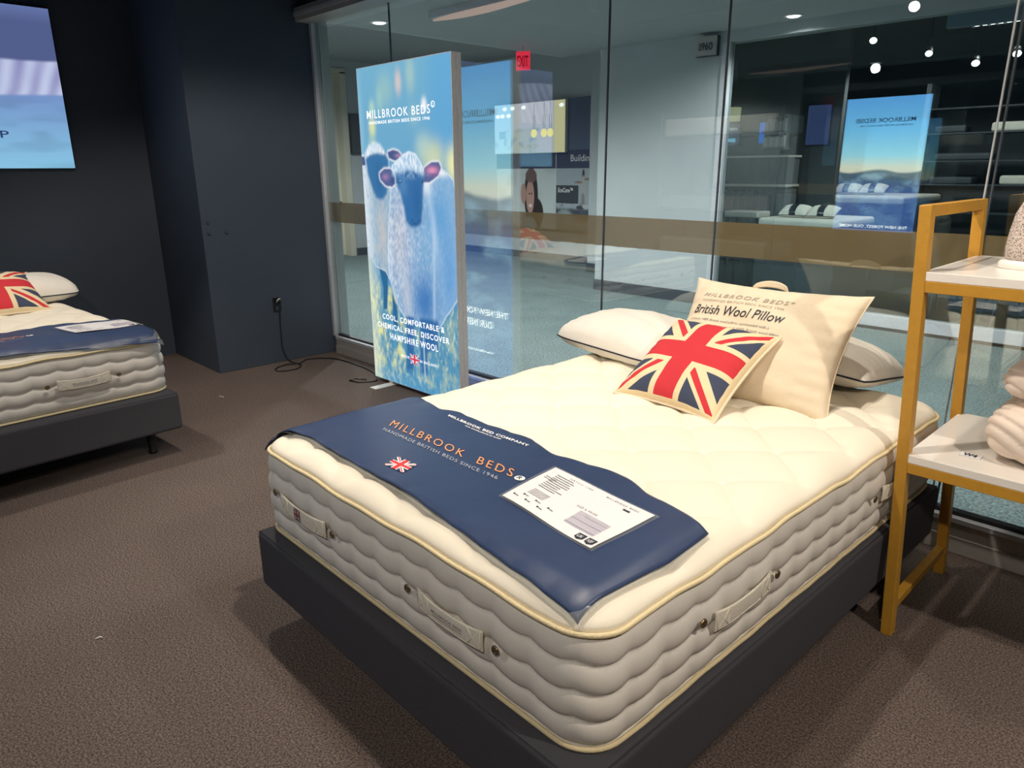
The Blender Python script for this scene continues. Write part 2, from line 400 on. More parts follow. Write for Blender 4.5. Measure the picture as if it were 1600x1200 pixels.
def side_pt(i, t_):
    x, y, nx, ny = OUT[i % len(OUT)]; s = ARC[i % len(OUT)]
    rows = 4; ph = s/0.125
    v = t_*rows + (0.19*abs(math.sin(PI*ph))-0.08)*math.sin(PI*min(1, max(0, t_)))**.5
    b = abs(math.sin(PI*v))**0.42
    row = int(v); puck = 0.84 + 0.16*abs(math.sin(PI*ph))**0.45
    d = 0.018*b*puck + 0.010*math.sin(PI*t_)
    z = ZB + 0.012 + (ZT-ZB-0.012+wob(s))*t_
    return (x+nx*d - nx*0.012, y+ny*d - ny*0.012, z)
def make_mattress(label):
    root = thing('mattress', label, 'mattress', group='tufted mattresses on charcoal bases')
    n = len(OUT); vs_ = []; fs = []
    NV = 52
    for j in range(NV+1):
        for i in range(n): vs_.append(side_pt(i, j/NV))
    ins = [0, .006, .014, .024, .036, .05, .066, .084] + [0.084 + (0.765-0.084)*((k+1)/58)**1.0 for k in range(58)]
    for d in ins:
        sx = max(0.0, (W_/2-d))/(W_/2); 
        for i in range(n):
            x, y, nx, ny = OUT[i]
            # shrink the outline towards a centre segment so that every ring keeps its distance
            cx = -W_/2; cyc = min(max(y, W_/2), L_-W_/2)
            f = max(0.0, 1 - d/(W_/2)) 
            X = cx + (x-cx)*f; Y = cyc + (y-cyc)*f
            s = ARC[i]
            z = top_z(X, Y) + wob(s)*max(0, 1-d/0.05)
            vs_.append((X, Y, z))
    R = NV+1+len(ins)
    for j in range(R-1):
        for i in range(n):
            k = (i+1) % n; fs.append((j*n+i, j*n+k, (j+1)*n+k, (j+1)*n+i))
    me = bpy.data.meshes.new('cover'); me.from_pydata(vs_, [], fs); me.update()
    me.materials.append(M['mesh_side']); me.materials.append(M['ticking'])
    me.polygons.foreach_set('material_index', [0]*(NV*n) + [1]*((R-1-NV)*n))
    o = bpy.data.objects.new('cover', me); C.objects.link(o); o.parent = root
    me.polygons.foreach_set('use_smooth', [True]*len(me.polygons))
    MB().add([(x, y, ZB+0.012) for x, y, _, _ in OUT], [tuple(range(n))[::-1]]).build('underside', M['mesh_side'], root)
    for nm, z, k in (('top_piping', ZT, 0.0), ('bottom_piping', ZB+0.008, 2.0)):
        pts = [(OUT[i][0]+OUT[i][2]*(0.004+0.3*wob(ARC[i]*1.7, k)), OUT[i][1]+OUT[i][3]*0.004, z+(wob(ARC[i], k) if z == ZT else 0)) for i in range(0, n, 2)]
        MB().tube(pts, 0.0062, 8, True).build(nm, M['piping'], root, True)
    # handles and vents
    def on_foot(u, v, off=0.0): return (u, -0.020-off, v)
    def on_side(u, v, off=0.0): return (0.020+off, u, v)
    def handle(fr, a, b, zc, kind):
        sg = 1 if b > a else -1
        def f(u, v):
            c = math.sin(PI*u); sagz = -0.008*c
            wv = 0.003*math.sin(9*u)
            e = 1-0.16*c
            return fr(lerp(a, b, u), zc + (v-0.5)*0.058*e + sagz + 0.0, 0.004+0.006*c**0.7 + 0.0015*math.sin(PI*v)+wv*0.3)
        h = grid('handle', 26, 6, f, M['strap'], root)
        so = h.modifiers.new('s', 'SOLIDIFY'); so.thickness = 0.003; so.offset = 0
        st = MB()
        for u0, u1 in ((0.03, 0.2), (0.8, 0.97)):
            c4 = [f(u0, .08), f(u1, .08), f(u1, .92), f(u0, .92)]
            o_ = Vector(fr(0, 0, 0.0025)) - Vector(fr(0, 0, 0))
            c4 = [Vector(p)+o_ for p in c4]
            st.tube([c4[0], c4[1], c4[2], c4[3]], 0.0013, 5, True)
            st.tube([c4[0], c4[2]], 0.0013, 5); st.tube([c4[1], c4[3]], 0.0013, 5)
        for v0 in (0.06, 0.94):
            st.tube([Vector(f(u/14, v0)) + (Vector(fr(0, 0, .0015))-Vector(fr(0, 0, 0))) for u in range(15)], 0.0014, 5)
        st.build('stitching', M['ticking'], h, True)
        off = Vector(fr(0, 0, 0.0035)) - Vector(fr(0, 0, 0))
        if kind == 'name':
            g_ = lambda x, y: Vector(f(x, y)) + off
            text('woven_name', 'MILLBROOK BEDS', g_, 0.27, 0.48, 0.46, 0.17, M['mid_ink'], h, 0.01, 1.1)
            text('woven_line', 'HANDMADE BRITISH BEDS SINCE 1946', g_, 0.28, 0.33, 0.44, 0.08, M['mid_ink'], h, 0.02)
        if kind == 'flag':
            grid('flag_patch', 6, 6, lambda u, v: Vector(f(0.36+0.13*u, 0.06+0.88*v))+off, M['flag_dark'], h)
        return h
    handle(on_foot, -1.345, -1.05, 0.535, 'flag')
    handle(on_foot, -0.575, -0.315, 0.527, 'name')
    handle(on_side, 0.425, 0.695, 0.535, 'plain')
    handle(on_side, 1.46, 1.73, 0.535, 'plain')
    for fr, u, z in ((on_foot, -1.385, .548), (on_foot, -1.01, .535), (on_foot, -0.62, .530), (on_foot, -0.272, .527),
                     (on_side, .372, .557), (on_side, .735, .535), (on_side, 1.40, .535), (on_side, 1.79, .535)):
        c = fr(u, z, 0.004); ax = 'y' if fr is on_foot else 'x'; sg = -1 if ax == 'y' else 1
        v_ = MB().lathe([(0.0125, 0), (0.0125, 0.002*sg), (0.0105, 0.0045*sg), (0.0075, 0.0045*sg), (0.0065, 0.002*sg), (0.004, 0.002*sg), (0.003, 0.004*sg)], c, 16, axis=ax)
        v_.build('air_vent', M['brass'], root, True)
    return root
def make_base(label):
    root = thing('divan', label, 'bed base', group='charcoal upholstered bed bases')
    b = MB().box(-1.505, 0.035, -0.058, 2.08, 0.155, 0.371).build('upholstered_box', M['base'], root, bevel=0.018, seg=4)
    MB().tube([(-1.495, -0.05, 0.366), (0.026, -0.05, 0.366), (0.026, 2.07, 0.366), (-1.495, 2.07, 0.366)], 0.004, 6, True).build('seam', M['base'], root, True)
    for x in (-1.37, -0.10):
        for y in (0.09, 1.95):
            MB().lathe([(0.030, 0.16), (0.026, 0.10), (0.020, 0.02), (0.024, 0.012), (0.024, 0.0)], (x, y, 0), 14).build('leg', M['black'], root, True)
    return root
M['flag_dark'] = flag_mat('woven_flag', S(62, 48, 70), S(214, 196, 190), S(128, 44, 60))
M['flag_print'] = flag_mat('printed_flag_emblem', S(48, 64, 98), S(240, 236, 236), S(214, 60, 66))
M['flag_lit'] = flag_mat('lit_flag_emblem', S(70, 120, 180), (1, 1, 1), S(225, 60, 90), emission=0.9)
M['flag_cushion'] = flag_mat('union_flag_weave', S(60, 68, 92), S(232, 212, 172), S(206, 48, 58), border=0.028)

TH = -0.0164
m1 = make_mattress('large cream tufted mattress in the foreground under the navy runner and pillows')
m1.rotation_euler = (0, 0, TH)
b1 = make_base('charcoal bed base under the large foreground mattress beside the gold shelf'); b1.rotation_euler = (0, 0, TH)

# runner: outlines measured along its front and back edges
FR = [(-1.575, .040), (-1.536, .055), (-1.324, .09), (-1.2, .083), (-1.052, .081), (-.781, .073), (-.535, .055), (-.26, .030), (-.062, .012)]
BK = [(-1.600, .585), (-1.575, .582), (-1.483, .562), (-1.42, .610), (-1.253, .578), (-1.161, .608), (-1.049, .602), (-.792, .606), (-.666, .566), (-.517, .583), (-.405, .588), (-.239, .535), (-.166, .530), (-.045, .488)]
def interp(L, x):
    for (a, b), (c, d) in zip(L, L[1:]):
        if x <= c: 
            t_ = max(0, (x-a)/(c-a)); t_ = t_*t_*(3-2*t_)*0.5 + t_*0.5
            return b + (d-b)*t_
    return L[-1][1]
def cloth_z(x, y, lift=0.0):
    ed = inset(x, y)
    if ed >= 0: z = ZT + edge_rise(x, y, 0.09, 0.040) + 0.018*min(1, ed/0.08) + 0.013 - 0.004*min(1, ed/0.08)
    else: z = ZT + 0.013 - max(0, -ed-0.020)*1.2
    z += 0.0035*math.sin(x*11+y*5)*math.sin(y*9+x*3)
    return z + lift
def make_runner(label, fy=0.0):
    root = thing('bed_runner', label, 'bed runner', group='navy printed bed runners')
    def f(u, v):
        x = lerp(-1.588, -0.052, u); yb = interp(BK, x); yf = interp(FR, x); y = lerp(yf+fy, yb, v)
        x2 = x + (0.0 if u < .9 else (u-.9)*10*0.03*(0.5-abs(v-0.62)))
        ee = min(v, 1-v); rip = 0.0035*math.sin(x*26+1)*math.exp(-ee*16)
        return (x2, y, cloth_z(x2, y) + abs(rip))
    c = grid('cloth', 150, 60, f, M['runner'], root)
    s = c.modifiers.new('s', 'SOLIDIFY'); s.thickness = 0.002; s.offset = -1
    def g(u, v):
        x, y, z = f(u, v); fx = x + (0.03 if u > .999 else 0); return (x+(u-0.5)*0.016, y+(v-0.5)*0.022, cloth_z(x, y)-0.004-0.010*min(1, 14*min(u, 1-u, v, 1-v)))
    grid('plastic_edge', 120, 24, g, M['sleeve'], root)
    d = lambda x, y: (x, y, cloth_z(x, y, 0.0022))
    text('brand_name', 'MILLBROOK  BEDS', lambda x, y: d(x-(y-.345)*.75, y), -1.237, .345, .628, .044, M['orange_ink'], c, -0.002, 1.32)
    text('brand_line', 'HANDMADE BRITISH BEDS SINCE 1946', lambda x, y: d(x-(y-.312)*.75, y-0.0), -1.222, .305, .588, .018, M['grey_ink'], c, 0.0, 1.15)
    text('company_name', 'MILLBROOK BED COMPANY', lambda x, y: d(x-(y-.55)*.6, y), -1.165, .549, .415, .016, M['white_ink'], c, 0.03, 1.1)
    text('company_line', 'FOR EXCELLENCE IN SLEEP', lambda x, y: d(x-(y-.53)*.6, y), -1.046, .532, .185, .008, M['white_ink'], c, 0.02, 1.1)
    grid('flag_emblem', 8, 8, lambda u, v: d(-0.965+0.098*u-0.02*(v-.5), 0.138+0.066*v), M['flag_print'], c)
    ring = [(-.588+.017*math.cos(a*PI/12), .357+.015*math.sin(a*PI/12)) for a in range(24)]
    MB().add([d(*p) for p in ring], [tuple(range(24))]).build('registered_disc', M['white_ink'], c)
    text('registered_letter', 'R', lambda x, y: (x, y, cloth_z(x, y, 0.0030)), -.596, .349, .016, .017, M['dark_ink'], c, 0.02)
    return root
r1 = make_runner('navy runner with orange lettering across the foot of the foreground mattress'); r1.rotation_euler = (0, 0, TH)

def make_sheet(label, dx=0.0):
    root = thing('information_sheet', label, 'sheet', group='printed information sheets on the runners')
    A, B, C_, D = (-.536, .241), (-.568, .486), (-.179, .445), (-.187, .203)     # left-front, left-back, right-back, right-front
    def P(x, y, off=0.0):        # x 0..1 left-right, y 0..1 front-back
        fx = lerp(A[0], D[0], x), lerp(A[1], D[1], x); bx = lerp(B[0], C_[0], x), lerp(B[1], C_[1], x)
        X, Y = lerp(fx[0], bx[0], y)+dx, lerp(fx[1], bx[1], y)
        return (X, Y, cloth_z(X, Y, 0.0055+off+0.002*math.sin(x*7)*math.sin(y*6+1)))
    p = grid('paper', 30, 20, P, M['paper'], root)
    grid('plastic_sleeve', 20, 14, lambda u, v: P(-0.03+1.06*u, -0.03+1.06*v, -0.0012), M['sleeve'], root)
    O = 0.0012
    Q = lambda x, y: P(x, y, O)
    # the page reads along its long side
    text('heading', 'MILLBROOK BEDS', Q, .60, .90, .3, .03, M['mid_ink'], p, 0.01, 1.5)
    text('heading', 'ORTHO 1700', Q, .22, .90, .24, .025, M['mid_ink'], p, 0.0, 1.3)
    def rule(x0, x1, y, h, m, nm='text_rule'):
        return [(x0, x1, y, h)]
    mb = MB(); mb2 = MB(); mb3 = MB()
    def rect(b_, x0, x1, y0, y1, o=0.0012):
        n_ = max(1, int((x1-x0)*16))
        for i in range(n_):
            xa, xb = lerp(x0, x1, i/n_), lerp(x0, x1, (i+1)/n_)
            b_.add([P(xa, y0, o), P(xb, y0, o), P(xb, y1, o), P(xa, y1, o)], [(0, 1, 2, 3)])
    random.seed(3)
    for k in range(9):      # bullet list, upper left
        y = .86-.045*k; rect(mb, .10, .10+random.uniform(.16, .25), y, y+.012)
    for k in range(5): rect(mb, .12+.0*k, .30, .40-.03*k, .408-.03*k)
    rect(mb, .04, .16, .74, .75); rect(mb, .04, .14, .70, .71)
    for k in range(6): rect(mb3, .05+.07*k, .068+.07*k, .12+.08*(k % 2), .145+.08*(k % 2)); rect(mb, .075+.07*k, .11+.07*k, .12+.08*(k % 2), .135+.08*(k % 2))
    text('product_name', 'SIZE & PRICE', Q, .53, .50, .20, .035, M['dark_ink'], p, 0.01, 1.8)
    for k in range(11): rect(mb2, .60, .90, .18+.027*k, .195+.027*k)
    for k in range(3): rect(mb, .60, .90, .2+.1*k, .208+.1*k)
    rect(mb3, .80, .86, .82, .85)
    mb.build('fine_print', M['mid_ink'], p); mb2.build('price_table', M['pale_ink'], p); mb3.build('icons', M['dark_ink'], p)
    for k in range(2):
        bm_ = MB(); x0 = .86+.0*k; y0 = .04 if k == 0 else .04
        x0 = .80 if k == 0 else .90
        bm_.add([P(x0, .05, O), P(x0+.04, .02, O), P(x0+.08, .05, O), P(x0+.08, .14, O), P(x0, .14, O)], [(0, 1, 2, 3, 4)]).build('award_badge', M['dark_ink'], p)
        text('badge_letters', 'UK' if k == 0 else 'NBF', lambda x, y: P(x, y, .002), x0+.015, .06, .05, .05, M['white_ink'], p)
    return root
s1 = make_sheet('white printed sheet in a clear sleeve near the right end of the foreground runner'); s1.rotation_euler = (0, 0, TH)

# second bed against the left wall: its foot faces the aisle
B2 = Matrix.Translation((-3.50, 0.385, 0)) @ Matrix.Rotation(PI/2 + math.radians(4.0), 4, 'Z')
def place2(o): o.location = B2.translation; o.rotation_euler = B2.to_euler(); return o
m2 = place2(dup(m1, 'cream tufted mattress on the far bed at the left edge under the lit screen'))
b2 = place2(dup(b1, 'charcoal bed base of the far bed at the left edge, standing on short black legs'))
b2.location = B2 @ Vector((-0.03, -0.035, 0))
r2 = place2(make_runner('navy runner hanging over the foot of the far bed at the left edge', -0.048))
r2.location = B2 @ Vector((0.03, 0.0, 0.0))
s2 = place2(make_sheet('white printed sheet lying on the runner of the far left bed', 0.14))
s2.location = B2 @ Vector((0.03, 0.0, 0.0))

# ------------------------------------------------------------------ pillows and cushions
def pillow_fn(w_, h_, tf, tb, pinch=0.05, side=1, wrk=0.0, seed=0, ex=0.42, rnd=0.0):
    """surface of a stuffed cushion in its own plane: x right, y up, z towards the front"""
    rs = random.Random(seed); ph = [rs.uniform(0, 6) for _ in range(6)]
    def f(u, v, off=0.0):
        a, b = 2*u-1, 2*v-1
        X = a*w_/2*(1 - pinch*(1-abs(b)**2.2)*abs(a)**3); Y = b*h_/2*(1 - pinch*(1-abs(a)**2.2)*abs(b)**3)
        X *= 1-rnd*abs(b)**5*abs(a); Y *= 1-rnd*abs(a)**5*abs(b)
        e = max(0, 1-abs(a)**2.6)**ex * max(0, 1-abs(b)**2.6)**ex
        Z = (tf if side > 0 else -tb)*e
        if wrk:
            edge = max(abs(a), abs(b))**3
            Z += side*wrk*e*(math.sin(a*9+ph[0]+b*3)*0.4 + math.sin(b*14+ph[1]+a*5)*0.3) 
            Z += side*wrk*1.3*e**0.3*edge*(math.sin(a*26+ph[2])*(abs(b) > .6)*.5 + math.sin(b*30+ph[3])*(abs(a) > .6)*.5)*(1-max(abs(a), abs(b))**12)
        return Vector((X, Y, Z + side*off))
    return f
def make_pillow(name, label, cat, w_, h_, tf, tb, front_m, back_m, pipe_m=None, pinch=0.05, wrk=0.004, seed=0, group=None, n=60, pr=0.004, ex=0.42, rnd=0.0):
    root = thing(name, label, cat, group=group)
    ff = pillow_fn(w_, h_, tf, tb, pinch, 1, wrk, seed, ex, rnd); fb = pillow_fn(w_, h_, tf, tb, pinch, -1, wrk, seed+5, ex, rnd)
    fr = grid('front_cover', n, n, lambda u, v: ff(u, v), front_m, root)
    grid('back_cover', n, n, lambda u, v: fb(u, v), back_m, root, flip=True)
    rim = [ff(i/40, 0) for i in range(40)] + [ff(1, i/40) for i in range(40)] + [ff(1-i/40, 1) for i in range(40)] + [ff(0, 1-i/40) for i in range(40)]
    MB().tube(rim, pr, 6, True).build('piping' if pipe_m else 'edge_seam', pipe_m or back_m, root, True)
    return root, ff, fr
def pose(o, loc, xdir, ydir):
    x = Vector(xdir).normalized(); y = Vector(ydir); z = x.cross(y).normalized(); y = z.cross(x)
    m = Matrix((x, y, z)).transposed().to_4x4(); m.translation = Vector(loc); o.location = m.translation; o.rotation_euler = m.to_euler(); return o
WP = 'white pillows with navy piping'
pl, _, _ = make_pillow('pillow', 'white pillow with navy piping lying flat at the left of the foreground bed head', 'pillow', .74, .50, .125, .075, M['cotton'], M['cotton'], M['navy_pipe'], .03, .006, 1, WP, ex=0.45, rnd=.10)
pose(pl, (-1.28, 1.86, 0.785), (1, -0.16, -0.01), (0.16, 1, 0.04))
pr, _, _ = make_pillow('pillow', 'white pillow with navy piping half hidden behind the lettered wool pillow', 'pillow', .76, .46, .13, .075, M['cotton'], M['cotton'], M['navy_pipe'], .03, .007, 2, WP, ex=0.5, rnd=.05)
pose(pr, (-0.53, 2.06, 0.80), (1, -0.06, -0.07), (0.05, 1, -0.13))
wp, wf, wfr = make_pillow('wool_pillow', 'big calico wool pillow with dark lettering leaning upright at the bed head', 'pillow', .745, .53, .085, .06, M['calico'], M['calico'], None, .10, .007, 3, None, 90, .003)
pose(wp, (-0.572, 1.705, 0.905), (1, 0.012, 0.0), (0.0, 0.285, 0.405))
wt = lambda x, y: wf(x, y, 0.0025)
text('pillow_brand', 'MILLBROOK BEDS*', wt, .12, .795, .55, .040, M['tan_ink'], wfr, 0.012, 1.2, shear=.25)
text('pillow_brand_line', 'HANDMADE BRITISH BEDS SINCE 1946', wt, .125, .748, .50, .022, M['tan_ink'], wfr, 0.0, 1.1)
text('pillow_title', 'British Wool Pillow', wt, .09, .635, .56, .082, M['dark_ink'], wfr, 0.004, shear=.2)
text('pillow_note', 'A luxury 100% British wool pillow, surrounded with a', wt, .09, .565, .50, .028, M['mid_ink'], wfr, 0.0, shear=.15)
text('pillow_note', 'quilted cotton percale cover and 100% British wool filling.', wt, .075, .520, .58, .028, M['mid_ink'], wfr, 0.0, shear=.15)
def loopf(u, v):
    a = wf(.36+.20*u, 1.0); c = math.sin(PI*u)**0.45
    return a + Vector((0.012*(0.5-u)*c, 0.020*c + 0.024*v*(0.4+0.6*c), -0.004 + 0.014*v))
lo = grid('carry_handle', 20, 4, loopf, M['calico'], wp)
s = lo.modifiers.new('s', 'SOLIDIFY'); s.thickness = .003

cu, cf, cfr = make_pillow('union_flag_cushion', 'square union flag cushion leaning on the wool pillow of the foreground bed', 'cushion', .485, .47, .085, .05, M['flag_cushion'], M['calico'], None, .085, .004, 4, 'union flag cushions', 80, .006, ex=.5)
pose(cu, (-0.697, 1.455, 0.838), (1.0, -0.08, 0.0), (0.03, .365, .235))
# a flatter copy on the far bed
c2 = dup(cu, 'union flag cushion lying on the far left bed in front of its pillow')
def pose2(o, lx, ly, z, xd, yd):
    q = B2.to_3x3(); pose(o, B2 @ Vector((lx, ly, z)), q @ Vector(xd), q @ Vector(yd))
pose2(c2, -0.44, 1.50, 0.815, (1, -.02, 0.0), (0.0, .38, .165))
c2.scale = (1.1, 1.1, 1.1)
p2 = dup(pl, 'white pillow with navy piping at the head of the far left bed')
pose2(p2, -0.27, 1.72, 0.79, (1, -.05, 0), (.05, 1, .05))

# ------------------------------------------------------------------ free-standing lightbox
def blur(a, k):
    if k < 1: return a
    ker = np.exp(-0.5*(np.arange(-3*k, 3*k+1)/k)**2); ker /= ker.sum()
    for ax in (0, 1):
        pad = [(0, 0)]*a.ndim; pad[ax] = (3*k, 3*k); b = np.pad(a, pad, 'edge')
        a = np.apply_along_axis(lambda m_: np.convolve(m_, ker, 'valid'), ax, b)
    return a
def pmask(poly, T, Sx, aspect=1.0):
    inside = np.zeros(T.shape, bool); n_ = len(poly); j = n_-1
    for i in range(n_):
        xi, yi = poly[i]; xj, yj = poly[j]
        cond = ((yi > T) != (yj > T)) & (Sx < (xj-xi)*(T-yi)/((yj-yi) if yj != yi else 1e-9)+xi)
        inside ^= cond; j = i
    return inside.astype(float)
def nz(h, w_, cell, rs, sy=1.0):
    gh, gw = max(2, int(h/(cell*sy))+2), max(2, int(w_/cell)+2)
    g = rs.rand(gh, gw); yy = np.linspace(0, gh-1.001, h); xx = np.linspace(0, gw-1.001, w_)
    y0 = yy.astype(int); x0 = xx.astype(int); fy = (yy-y0)[:, None]; fx = (xx-x0)[None]
    return (g[y0][:, x0]*(1-fy)*(1-fx) + g[y0+1][:, x0]*fy*(1-fx) + g[y0][:, x0+1]*(1-fy)*fx + g[y0+1][:, x0+1]*fy*fx)
def over(img, m_, col): 
    m_ = np.clip(m_, 0, 1)[..., None]; return img*(1-m_) + np.asarray(col)*m_
def sheep_picture():
    H, Wd = 520, 240; rs = np.random.RandomState(5)
    T, Sx = np.mgrid[0:H, 0:Wd].astype(float); T /= H-1; Sx /= Wd-1
    c = lambda *a: np.array(S(*a))
    img = np.zeros((H, Wd, 3)); 
    g = np.clip(T*1.2, 0, 1)[..., None]
    img[:] = c(118, 178, 208); img = img*(1-g) + c(84, 146, 196)*g
    img = over(img, blur((Sx > .78).astype(float), 12)*.5, c(90, 165, 220))
    for x, y, rx, ry, a, col in ((.32, .07, .09, .05, .5, (170, 205, 190)), (.47, .055, .035, .035, .8, (225, 205, 195)), (.60, .04, .05, .05, .5, (190, 215, 190)), (.16, .12, .035, .025, .8, (185, 220, 200)),
                                 (.25, .10, .04, .04, .5, (170, 210, 195)), (.15, .175, .04, .03, .9, (225, 230, 170)), (.73, .125, .028, .020, 1, (240, 245, 250)), (.14, .23, .05, .03, .6, (190, 220, 190)), (.62, .15, .06, .03, .4, (170, 205, 205)),
                                 (.80, .27, .12, .05, .8, (215, 220, 170)), (1.0, .29, .07, .05, 1, (235, 235, 175)), (.70, .24, .08, .04, .6, (190, 215, 200)), (.05, .42, .05, .1, .6, (225, 235, 225)), (.0, .2, .05, .2, .4, (170, 215, 235))):
        d = ((Sx-x)/rx)**2+((T-y)/ry)**2; img = over(img, a*np.exp(-d**1.3), c(*col))
    # meadow
    gr = np.clip((T-.60)/.12, 0, 1)*np.clip(1-(T-.0)*0, 0, 1)
    n1 = nz(H, Wd, 5, rs, 2.2); n2 = nz(H, Wd, 12, rs, 1.6); n3 = nz(H, Wd, 2.2, rs, 3.0)
    mead = c(92, 152, 184)*np.ones((H, Wd, 1)); n1 = n1*.6+nz(H, Wd, 2.2, rs, 2.6)*.4; n2 = n2*.6+nz(H, Wd, 4, rs, 2)*.4; mead = over(mead, np.clip((n2-.45)*3, 0, 1)*(1-.75*np.clip(Sx, 0, 1)), c(238, 236, 150)); mead = over(mead, np.clip((n1-.55)*3, 0, 1)*.8, c(215, 232, 210)); mead = over(mead, np.clip((n3-.62)*4, 0, 1)*.7, c(60, 130, 175))
    mead = over(mead, np.clip((.22-Sx)/.2, 0, 1)*np.clip((n1-.3)*2, 0, 1)*.7, c(240, 240, 160))
    mead = over(mead, np.clip((T-.9)/.1, 0, 1)*.45, c(90, 160, 205))
    img = img*(1-gr[..., None]) + mead*gr[..., None]
    img = over(img, np.clip((.14-Sx)/.14, 0, 1)*np.clip((T-.45)/.1, 0, 1)*.6, c(240, 245, 215))
    P = {'front_body':[(0.338,0.352),(0.32,0.393),(0.286,0.467),(0.258,0.569),(0.262,0.64),(0.315,0.70),(0.365,0.74),(0.42,0.765),(0.494,0.772),(0.628,0.785),(0.811,0.772),(0.876,0.735),(0.952,0.699),(1.02,0.664),(1.005,0.364),(0.993,0.333),(0.941,0.316),(0.866,0.299),(0.783,0.321)],
'face':[(0.391,0.314),(0.403,0.349),(0.435,0.368),(0.471,0.415),(0.49,0.458),(0.532,0.472),(0.593,0.474),(0.656,0.459),(0.673,0.422),(0.687,0.366),(0.7,0.334),(0.686,0.314),(0.551,0.305)],
'crown':[(0.363,0.321),(0.359,0.293),(0.417,0.277),(0.49,0.261),(0.553,0.252),(0.619,0.26),(0.666,0.28),(0.696,0.303),(0.702,0.321),(0.548,0.325)],
'earL':[(0.382,0.316),(0.34,0.3),(0.265,0.3),(0.205,0.314),(0.211,0.333),(0.273,0.352),(0.347,0.355),(0.385,0.345)],
'earR':[(0.69,0.341),(0.677,0.316),(0.714,0.296),(0.788,0.282),(0.86,0.283),(0.881,0.299),(0.847,0.321),(0.765,0.339)],
'rear_body':[(-0.017,0.296),(-0.022,0.372),(-0.022,0.474),(0.006,0.567),(0.098,0.611),(0.215,0.622),(0.267,0.651),(0.265,0.569),(0.286,0.467),(0.325,0.369),(0.314,0.335),(0.072,0.302)],
'rear_face':[(0.041,0.267),(0.087,0.243),(0.166,0.237),(0.276,0.25),(0.327,0.274),(0.314,0.335),(0.276,0.379),(0.226,0.394),(0.158,0.392),(0.116,0.366),(0.067,0.321)],
'rear_crown':[(0.034,0.257),(0.09,0.229),(0.161,0.218),(0.235,0.226),(0.277,0.245),(0.275,0.257),(0.182,0.252),(0.104,0.256),(0.051,0.267)],
'rear_ear':[(0.313,0.25),(0.378,0.244),(0.44,0.249),(0.476,0.265),(0.452,0.277),(0.381,0.276),(0.327,0.269)],
'rear_earL':[(-0.017,0.259),(0.038,0.262),(0.045,0.289),(-0.016,0.291)],
'rear_leg':[(0.128,0.603),(0.236,0.614),(0.233,0.674),(0.208,0.75),(0.163,0.752),(0.173,0.677)],
'legA':[(0.434,0.758),(0.531,0.755),(0.51,0.867),(0.488,0.954),(0.402,0.958),(0.424,0.874)],
'legB':[(0.593,0.755),(0.798,0.743),(0.781,0.838),(0.667,0.862),(0.649,0.939),(0.581,0.937),(0.586,0.861)],
'leg0':[(0.278,0.69),(0.328,0.733),(0.33,0.80),(0.28,0.80)]}
    K = {k: pmask(v, T, Sx) for k, v in P.items()}
    wool = nz(H, Wd, 2.0, rs, 1.6)*.6 + nz(H, Wd, 4.5, rs, 1.4)*.4
    rim = lambda k, r: np.clip(blur(K[k], r) * 2.6, 0, 1)
    soft = lambda k, r: blur(K[k], r)
    fleck = np.clip((nz(H, Wd, 2.4, rs, 2.0)*.7+nz(H, Wd, 5, rs, 1.5)*.3-.5)*2.8, -1, 1)
    G = lambda x, y, rx, ry: np.exp(-(((Sx-x)/rx)**2+((T-y)/ry)**2))
    img = over(img, soft('rear_leg', 1), c(48, 104, 150)); img = over(img, soft('leg0', 1), c(50, 104, 150))
    # the sheep behind
    img = over(img, rim('rear_body', 1), c(232, 242, 250)); img = over(img, soft('rear_body', 1), c(150, 184, 208))
    img = over(img, soft('rear_body', 2)*np.clip((.13-Sx)/.12, 0, 1)*.85, c(232, 242, 250)); img = over(img, soft('rear_body', 2)*np.clip(fleck, 0, 1)*.5, c(205, 200, 196)); img = over(img, soft('rear_body', 2)*np.clip(-fleck, 0, 1)*.4, c(104, 140, 175))
    img = over(img, soft('rear_body', 2)*G(.2, .5, .07, .1)*.6, c(206, 196, 190))
    for k in ('rear_ear', 'rear_earL'): img = over(img, rim(k, 2), c(250, 252, 255)); img = over(img, soft(k, 1), c(72, 92, 140))
    img = over(img, G(.43, .262, .035, .006)*.6, c(200, 150, 185))
    img = over(img, rim('rear_face', 1)*(T < .30), c(236, 244, 250)); img = over(img, soft('rear_face', 2), c(62, 118, 168))
    img = over(img, soft('rear_crown', 2), c(206, 224, 238)); img = over(img, soft('rear_crown', 1)*np.clip(fleck, 0, 1)*.8, c(255, 255, 255)); img = over(img, G(.20, .33, .05, .05)*.4, c(40, 92, 142))
    # front sheep: body
    img = over(img, rim('front_body', 1)*1.0, c(244, 249, 253)); img = over(img, soft('front_body', 1), c(138, 180, 216))
    fb = soft('front_body', 2)
    img = over(img, fb*G(.40, .52, .13, .16), c(190, 198, 214)); img = over(img, fb*np.clip((.33-Sx)/.05, 0, 1)*.6, c(225, 235, 246))
    img = over(img, fb*np.clip(fleck, 0, 1)*.62*np.clip(1.25-Sx*1.15, 0, 1), c(232, 234, 240)); img = over(img, fb*np.clip(-fleck, 0, 1)*.55*np.clip(1.2-Sx, 0, 1), c(96, 126, 170))
    img = over(img, fb*G(.66, .70, .14, .09)*.95, c(66, 122, 186)); img = over(img, fb*G(.84, .44, .11, .08)*.8, c(96, 160, 212)); img = over(img, fb*G(.93, .60, .07, .12)*.6, c(84, 150, 214))
    img = over(img, fb*np.exp(-((Sx-(.78-(T-.5)*.10))/.016)**2)*np.clip((T-.42)/.1, 0, 1)*.55, c(190, 214, 240)); img = over(img, fb*np.exp(-((Sx-(.70+.10*np.sin((T-.3)*6)))/.03)**2)*np.clip((.60-T)/.1, 0, 1)*.35, c(205, 224, 244))
